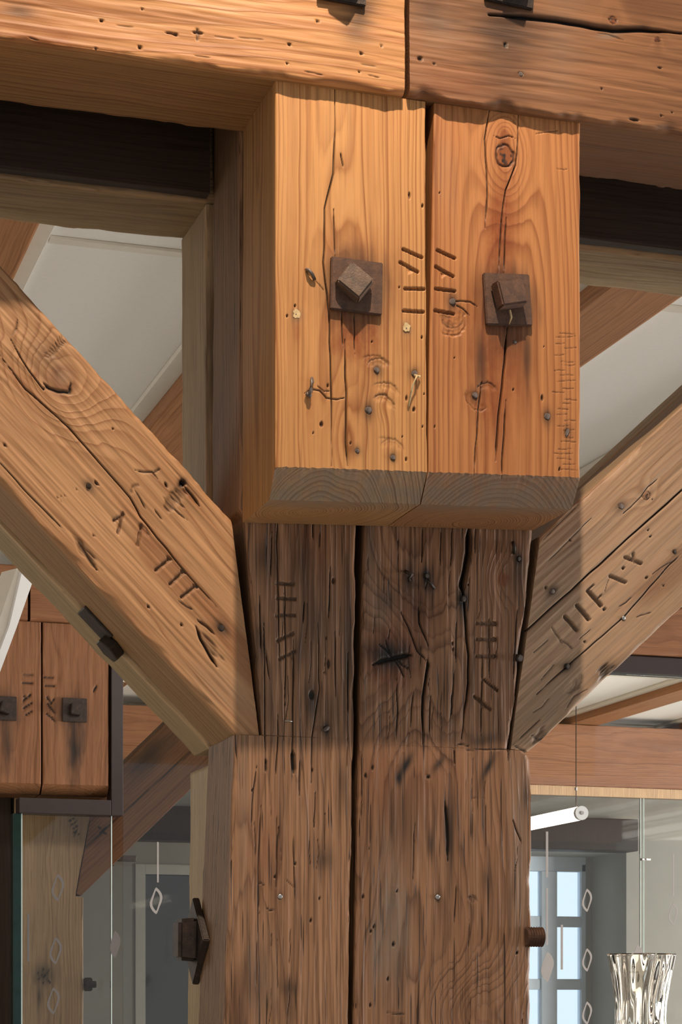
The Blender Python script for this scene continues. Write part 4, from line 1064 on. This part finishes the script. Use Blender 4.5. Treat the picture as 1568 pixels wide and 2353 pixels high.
# its right brace
A, B = U(188, 2058, YB1), U(450, 1803, YB1)
d = (B - A); d /= np.linalg.norm(d)
T = Timber('brace', (A[0], YB1 + 0.003, A[2]), d)
P = sorted([T.loc(188, 2058), T.loc(176, 2054), T.loc(207, 1885)])
T.crack([(195, 1949), (300, 1853), (439, 1726)], 6, 6, .9, False)
T.mark((226, 1900), (244, 1917), 6, 4, .8); T.mark((246, 1900), (228, 1914), 6, 4, .8); T.stain((340, 1740), 60, 160, .6, 'dark', -.78)
O = T.M @ Vector((0, 0, 0)); ex = T.M.to_3x3() @ Vector((1, 0, 0)); ez = T.M.to_3x3() @ Vector((0, 0, 1))
o = T.build(WOOD['far'], -0.205, 0.0, 0.13, lambda x, y: np.interp(x, [p[0] for p in P], [p[1] for p in P]), lambda x, y: (zb1 - 0.01 - O.z - np.asarray(x) * ex.z) / ez.z,
            dx=0.004, dz=0.006, r=0.005, ny=6, seed=83)
tag(o, 'brown brace of the frame behind, rising to the right from its post', 'brace')
c = UX(194, 2262, x1p)
e = empty('side_bolt', c)
bm = sq_bm(0.040, 0.042, 0.022, 0.003); bmesh.ops.rotate(bm, verts=bm.verts, cent=(0, 0, 0), matrix=Matrix.Rotation(math.pi / 2, 3, 'Z'))
link('square_nut', bm_mesh('square_nut', bm), M['iron'], e)
link('bolt_end', bm_mesh('bolt_end', tube_bm([(0.0, 0, 0), (0.036, 0, 0)], 0.011, 12), False), M['iron'], e)
tag(e, 'small dark nut and bolt end on the side of the post behind the glass', 'bolt')
# bracket on the far left wall
c = U(280, 1973, 9.4)
e = empty('wall_bracket', c)
link('bracket_arm', bm_mesh('bracket_arm', box_bm(-0.055, 0.065, -0.02, 0.02, -0.012, 0.014, 0.003)), M['iron'], e)
link('bracket_clamp', bm_mesh('bracket_clamp', box_bm(-0.085, -0.04, -0.025, 0.025, -0.035, 0.002, 0.003)), M['iron'], e)
link('bracket_stem', bm_mesh('bracket_stem', box_bm(-0.07, -0.05, -0.01, 2.59, -0.03, -0.01, 0.003)), M['iron'], e)
tag(e, 'small dark metal bracket on the grey wall beyond the glass', 'bracket')

# ------------------------------------------------------------------ glass partition of the next frame
YG = YB + 0.03
fr = empty('steel_frame', (U(262, 1600, YG)[0], YG, zb0)); tag(fr, 'dark brown steel frame running around the blocks and beam of the frame behind', 'frame')
def fpart(x0, x1, z0, z1, y0=-0.035, y1=0.035):
    o = box_obj('frame_bar', x0 - fr.location.x, x1 - fr.location.x, y0, y1, z0 - fr.location.z, z1 - fr.location.z, M['steel'], fr, 0.002)
vx0, vx1 = U(250, 1600, YG)[0] + 0.001, U(278, 1600, YG)[0]
zfb, zft = U(150, 1873, YG)[2], U(150, 1838, YG)[2]
fpart(vx0, vx1, zfb, zb1 - 0.06)
fpart(U(40, 1850, YG)[0], vx0 - 0.0005, zfb, zft)
fpart(vx0, 6.5, zb1 - 0.0595, zb1 - 0.003)

def leaf_pts(h, wd, n=18):
    L_, R_ = [], []
    for i in range(n + 1):
        t = i / n
        s_ = math.sin(math.pi * t) ** 0.75
        c_ = 0.11 * math.sin(2 * math.pi * t)
        L_.append(((c_ - 0.5 * s_) * wd, (0.5 - t) * h)); R_.append(((c_ + 0.5 * s_) * wd, (0.5 - t) * h))
    return L_ + R_[::-1][1:-1]
def decal(pane, px, py, h, wd, solid, mat='decal', Y=YG):
    c = Vector(U(px, py, Y)); k_ = 0.00138 * Y / 6.3
    bm = bmesh.new()
    o = leaf_pts(h * k_, wd * k_)
    poly_prism(bm, o, -0.0062, -0.0052, None if solid else [(p[0] * 0.62, p[1] * 0.76) for p in o])
    ob = link('leaf_film', bm_mesh('leaf_film', bm), M[mat], pane)
    ob.location = c - pane.location
def bar_decal(pane, px, py0, py1, wd=5, mat='decal', Y=YG):
    a, b = Vector(U(px, py0, Y)), Vector(U(px, py1, Y)); k_ = 0.00138 * Y / 6.3
    ob = link('stripe_film', bm_mesh('stripe_film', box_bm(-wd * k_ / 2, wd * k_ / 2, -0.0062, -0.0052, b.z - a.z, 0, 0.0004)), M[mat], pane)
    ob.location = a - pane.location
def pane(name, x0, x1, z0, z1, Y, label, edges=('edge', 'edge')):
    e = empty(name, (x0, Y, z0))
    box_obj('glass_sheet', 0.004, x1 - x0 - 0.004, -0.005, 0.005, 0, z1 - z0, M['pane'], e)
    for ed, xx in zip(edges, (0, x1 - x0 - 0.0035)):
        if ed: box_obj('glass_edge', xx, xx + 0.0035, -0.0055, 0.0055, 0, z1 - z0, M[ed], e)
    tag(e, label, 'glass partition')
    return e
px0, px1 = U(36, 2100, YG)[0], U(257, 2100, YG)[0]
pA = pane('glass_partition', px0, px1, FLOOR, zfb, YG, 'glass pane under the blocks at the lower left, with dark green edge', (None, 'edge'))
box_obj('glass_edge', -0.012, 0.014, -0.02, 0.02, 0, zfb - FLOOR, M['gedge'], pA, 0.003)
box_obj('glass_edge', 0.016, 0.0195, -0.006, 0.006, 0, zfb - FLOOR, M['edge'], pA)
for p in ((132, 2040), (127, 2185), (122, 2300)): decal(pA, *p, 60, 26, False, 'decal2')
bar_decal(pA, 64, 2100, 2210, 5, 'decal2')
pB = pane('glass_partition', vx1 + 0.002, U(880, 2100, YG)[0], FLOOR, zb1 - 0.0605, YG, 'tall glass pane right of the steel upright, with leaf films, left of the post', (None, None))
decal(pB, 358, 2070, 60, 26, False); bar_decal(pB, 362, 1935, 2028, 4); decal(pB, 264, 2170, 60, 22, True, 'decal2')
pC = pane('glass_partition', U(880, 2100, YG)[0] + 0.002, 5.2, FLOOR, zb1 - 0.0605, YG, 'wide glass pane right of the post with stripes and leaf outlines', (None, None))
for p in ((1348, 2069), (1348, 2206), (1348, 2328)): decal(pC, *p, 56, 24, False)
decal(pC, 1257, 2222, 72, 30, True); decal(pC, 1546, 2100, 56, 23, False)
bar_decal(pC, 1256, 1911, 2016, 6); bar_decal(pC, 1256, 2041, 2172, 5); bar_decal(pC, 1290, 2125, 2228, 6); bar_decal(pC, 1546, 1963, 2060, 5)
decal(pC, 1464, 2205, 72, 30, True)

# ------------------------------------------------------------------ third frame: beam, pale rail and glass with joint
zf0, zf1 = U(1300, 1806, YF)[2], U(1300, 1656, YF)[2]
_, o = beam('top_beam', -1.5, 9.0, WOOD['far'], 85, None, zf0, min(zf1, 1.449), YF, 0.2, coarse=True, r=0.006)
tag(o, 'far red-brown beam under the white ceiling, beyond both glass panes', 'beam')
o = box_obj('glazing_rail', -1.5, 9.0, YF - 0.01, YF + 0.05, U(1300, 1828, YF)[2], zf0, WOOD['rear'], None, 0.003)
tag(o, 'pale wooden rail along the bottom of the far beam', 'rail')
zr = U(1300, 1828, YF)[2]
jxx = U(1477, 2000, YF)[0]
pD = pane('glass_partition', -1.0, jxx - 0.002, FLOOR, zr, YF + 0.02, 'far glass pane under the far beam, left of the pale vertical joint', (None, 'edge'))
pE = pane('glass_partition', jxx + 0.014, 9.0, FLOOR, zr, YF + 0.02, 'far glass pane at the right edge, right of the pale vertical joint', ('edge', None))
e = empty('glass_clip', U(1482, 1975, YF)); link('clip_plate', bm_mesh('clip_plate', box_bm(-0.02, 0.03, -0.012, 0.012, -0.006, 0.006, 0.002)), M['zinc'], e)
link('clip_screw', bm_mesh('clip_screw', tube_bm([(0.005, -0.02, 0), (0.005, 0.02, 0)], 0.005, 8)), M['zinc'], e)
tag(e, 'small bright clip on the joint of the far glass panes', 'clip')
# dark lintel at the wall
z_a, z_b = U(1300, 1952, YW - 0.2)[2], U(1300, 1900, YW - 0.2)[2]
o = box_obj('wall_lintel', -1.5, U(1468, 1930, YW - 0.2)[0], YW - 0.2, YW - 0.003, z_a, z_b + 0.06, WOOD['dark'], None, 0.008)
tag(o, 'dark wooden lintel beam above the window at the back wall', 'lintel')

# hanging lamp tube
YL = 8.0
c = U(1338, 1868, YL)
e = empty('pendant_tube_lamp', c)
bm = tube_bm([(0, 0.02, 0), (0, 1.4, 0)], 0.029, 20)
link('lit_tube', bm_mesh('lit_tube', bm, True), M['tube'], e)
bm = tube_bm([(0, 0.0, 0), (0, 0.0205, 0)], 0.0295, 20)
link('end_cap', bm_mesh('end_cap', bm), M['white'], e)
link('cap_screw', bm_mesh('cap_screw', tube_bm([(0, -0.004, 0), (0, 0.001, 0)], 0.008, 10)), M['zinc'], e)
link('hanger_wire', bm_mesh('hanger_wire', tube_bm([(0, 0.06, 0.026), (0.0, 0.06, 1.499 - c[2])], 0.0022, 6)), M['iron'], e)
link('hanger_wire', bm_mesh('hanger_wire', tube_bm([(0, 1.3, 0.026), (0.0, 1.3, 1.499 - c[2])], 0.0022, 6)), M['iron'], e)
for zz in (0.10, 0.49):
    link('wire_clamp', bm_mesh('wire_clamp', tube_bm([(0, 0.06, zz), (0, 0.06, zz + 0.012)], 0.006, 8)), M['zinc'], e)
tag(e, 'glowing tube lamp hanging on a thin wire right of the post', 'lamp')

# slanted white strip at the left edge
e = empty('white_strut', U(20, 1420, 5.4))
def ob_pts(pts, y): return [tuple(Vector(U(p[0], p[1], y)) - e.location) for p in pts]
bm = bmesh.new()
f4 = [(52, 1308), (74, 1340), (40, 1437), (-30, 1625), (-40, 1600), (22, 1437)]
a = [bm.verts.new(p) for p in ob_pts(f4, 5.40)]
b = [bm.verts.new(Vector(p) + Vector((-0.03, 0.05, 0.0))) for p in ob_pts(f4, 5.40)]
bm.faces.new(a); bm.faces.new(b[::-1])
for i in range(6): bm.faces.new((a[i], b[i], b[(i + 1) % 6], a[(i + 1) % 6]))
link('strut_face', bm_mesh('strut_face', bm), M['white'], e)
bm = bmesh.new()
f5 = [(38, 1306), (51, 1308), (21, 1437), (-45, 1600), (-60, 1600)]
a = [bm.verts.new(p) for p in ob_pts(f5, 5.41)]; b = [bm.verts.new(Vector(p) + Vector((-0.03, 0.06, 0.0))) for p in ob_pts(f5, 5.41)]
bm.faces.new(a); bm.faces.new(b[::-1])
for i in range(5): bm.faces.new((a[i], b[i], b[(i + 1) % 5], a[(i + 1) % 5]))
link('strut_side', bm_mesh('strut_side', bm), M['trim'], e)
tag(e, 'slanted white strip hanging in front of the beam behind, at the left edge', 'strip')

# ------------------------------------------------------------------ glass vase on a tall cabinet
YV = 4.6
vc = U(1473, 2192, YV)
R0 = (U(1545, 2192, YV) - U(1400, 2192, YV)); R0 = math.hypot(R0[0], R0[1]) / 2 * 0.985
HV = 0.26
prof = [(0.0, 0.80), (0.06, 0.84), (0.20, 0.80), (0.40, 0.735), (0.55, 0.755), (0.75, 0.85), (0.9, 0.94), (1.0, 1.0)]
NS, NZ = 192, 60
vs, fs = [], []
def ribs(a, t): return 0.055 * math.sin(9 * a + 1.4 * math.sin(3.0 * t + 0.5) + 0.7 * math.sin(7 * t + 2 * a)) + 0.025 * math.sin(15 * a - 2.2 * t + math.sin(5 * t))
for j in range(NZ + 1):
    t = j / NZ; rb = np.interp(t, [p[0] for p in prof], [p[1] for p in prof]) * R0
    for i in range(NS):
        a = 2 * math.pi * i / NS; r_ = rb * (1 + ribs(a, t) * 0.8) / 1.03
        vs.append((r_ * math.cos(a), r_ * math.sin(a), t * HV))
n1 = len(vs)
for j in range(NZ + 1):
    t = 0.07 + 0.93 * j / NZ; rb = np.interp(t, [p[0] for p in prof], [p[1] for p in prof]) * R0 - 0.0065
    for i in range(NS):
        a = 2 * math.pi * i / NS; vs.append((rb * math.cos(a), rb * math.sin(a), t * HV))
for base, fl_ in ((0, False), (n1, True)):
    for j in range(NZ):
        for i in range(NS):
            q = (base + j * NS + i, base + j * NS + (i + 1) % NS, base + (j + 1) * NS + (i + 1) % NS, base + (j + 1) * NS + i)
            fs.append(q[::-1] if fl_ else q)
for i in range(NS):
    a = NZ * NS
    fs.append((a + i, a + (i + 1) % NS, n1 + a + (i + 1) % NS, n1 + a + i))
fs.append(tuple(range(NS))[::-1]); fs.append(tuple(n1 + i for i in range(NS)))
e = empty('ribbed_vase', (vc[0], vc[1], vc[2] - HV))
vb = link('vase_body', mesh_from('vase_body', vs, fs, True), M['vase'], e)
tag(e, 'flared clear glass vase with wavy vertical ribs and a small black emblem', 'vase')
# emblem: ring, crown-like sign and maker's word
fd = Vector((-vc[0], -vc[1], 0)).normalized()          # towards the viewer's side of the vase
sd = Vector((-fd.y, fd.x, 0))
def on_vase(u, v, off=0.0012):
    t = (HV + v) / HV; rb = np.interp(t, [p[0] for p in prof], [p[1] for p in prof]) * R0
    ang = math.atan2(fd.y, fd.x) + u / rb
    r_ = rb * (1 + ribs(ang, t) * 0.8) / 1.03 + off
    return (r_ * math.cos(ang), r_ * math.sin(ang), HV + v)
pv = 0.00094
def uv(px, py): return ((px - 1473) * pv, -(py - 2192) * pv)
bm = bmesh.new()
tube_bm([on_vase(*uv(1455 + 7 * math.cos(q / 24 * 2 * math.pi), 2228 + 9 * math.sin(q / 24 * 2 * math.pi))) for q in range(25)], 0.00035, 5, bm)
link('emblem_ring', bm_mesh('emblem_ring', bm), M['print'], vb)
bm = bmesh.new()
for pth in ([(1451, 2229), (1452, 2225), (1454, 2224), (1455, 2228), (1456, 2224), (1458, 2225), (1459, 2229)], [(1452, 2233), (1455, 2230), (1458, 2233)], [(1453, 2221), (1455, 2218), (1457, 2221)]):
    tube_bm([on_vase(*uv(*p)) for p in pth], 0.0007, 5, bm)
link('emblem_sign', bm_mesh('emblem_sign', bm), M['print'], vb)
cu = bpy.data.curves.new('txt', 'FONT'); cu.body = 'MAGNOR'; cu.size = 0.0058; cu.align_x = 'CENTER'; cu.extrude = 0.0; cu.resolution_u = 2
tmp = bpy.data.objects.new('txt', cu); COL.objects.link(tmp)
bpy.context.view_layer.update()
me = bpy.data.meshes.new_from_object(tmp.evaluated_get(bpy.context.evaluated_depsgraph_get()))
bpy.data.objects.remove(tmp, do_unlink=True)
cu_, cv_ = uv(1455, 2242)
for v in me.vertices: v.co = on_vase(cu_ + v.co.x, cv_ + v.co.y, 0.0014)
link('emblem_word', me, M['print'], vb)
# cabinet below the frame
cz = vc[2] - HV
cb = empty('tall_cabinet', (vc[0], vc[1], FLOOR))
box_obj('cabinet_body', -0.25, 0.25, -0.18, 0.2, 0.06, cz - FLOOR - 0.025, M['white'], cb, 0.003)
box_obj('cabinet_top', -0.26, 0.26, -0.19, 0.21, cz - FLOOR - 0.0245, cz - FLOOR - 0.0005, WOOD['rear'], cb, 0.003)
box_obj('plinth', -0.23, 0.23, -0.15, 0.18, 0, 0.0595, M['steel'], cb)
dd = box_obj('cabinet_door', -0.245, 0.245, -0.2, -0.181, 0.08, cz - FLOOR - 0.03, M['white'], cb, 0.002)
box_obj('knob', 0.20, 0.22, -0.02, -0.01, 0.7, 0.72, M['zinc'], dd, 0.002)
tag(cb, 'white cabinet that carries the ribbed glass vase, below the view', 'cabinet')
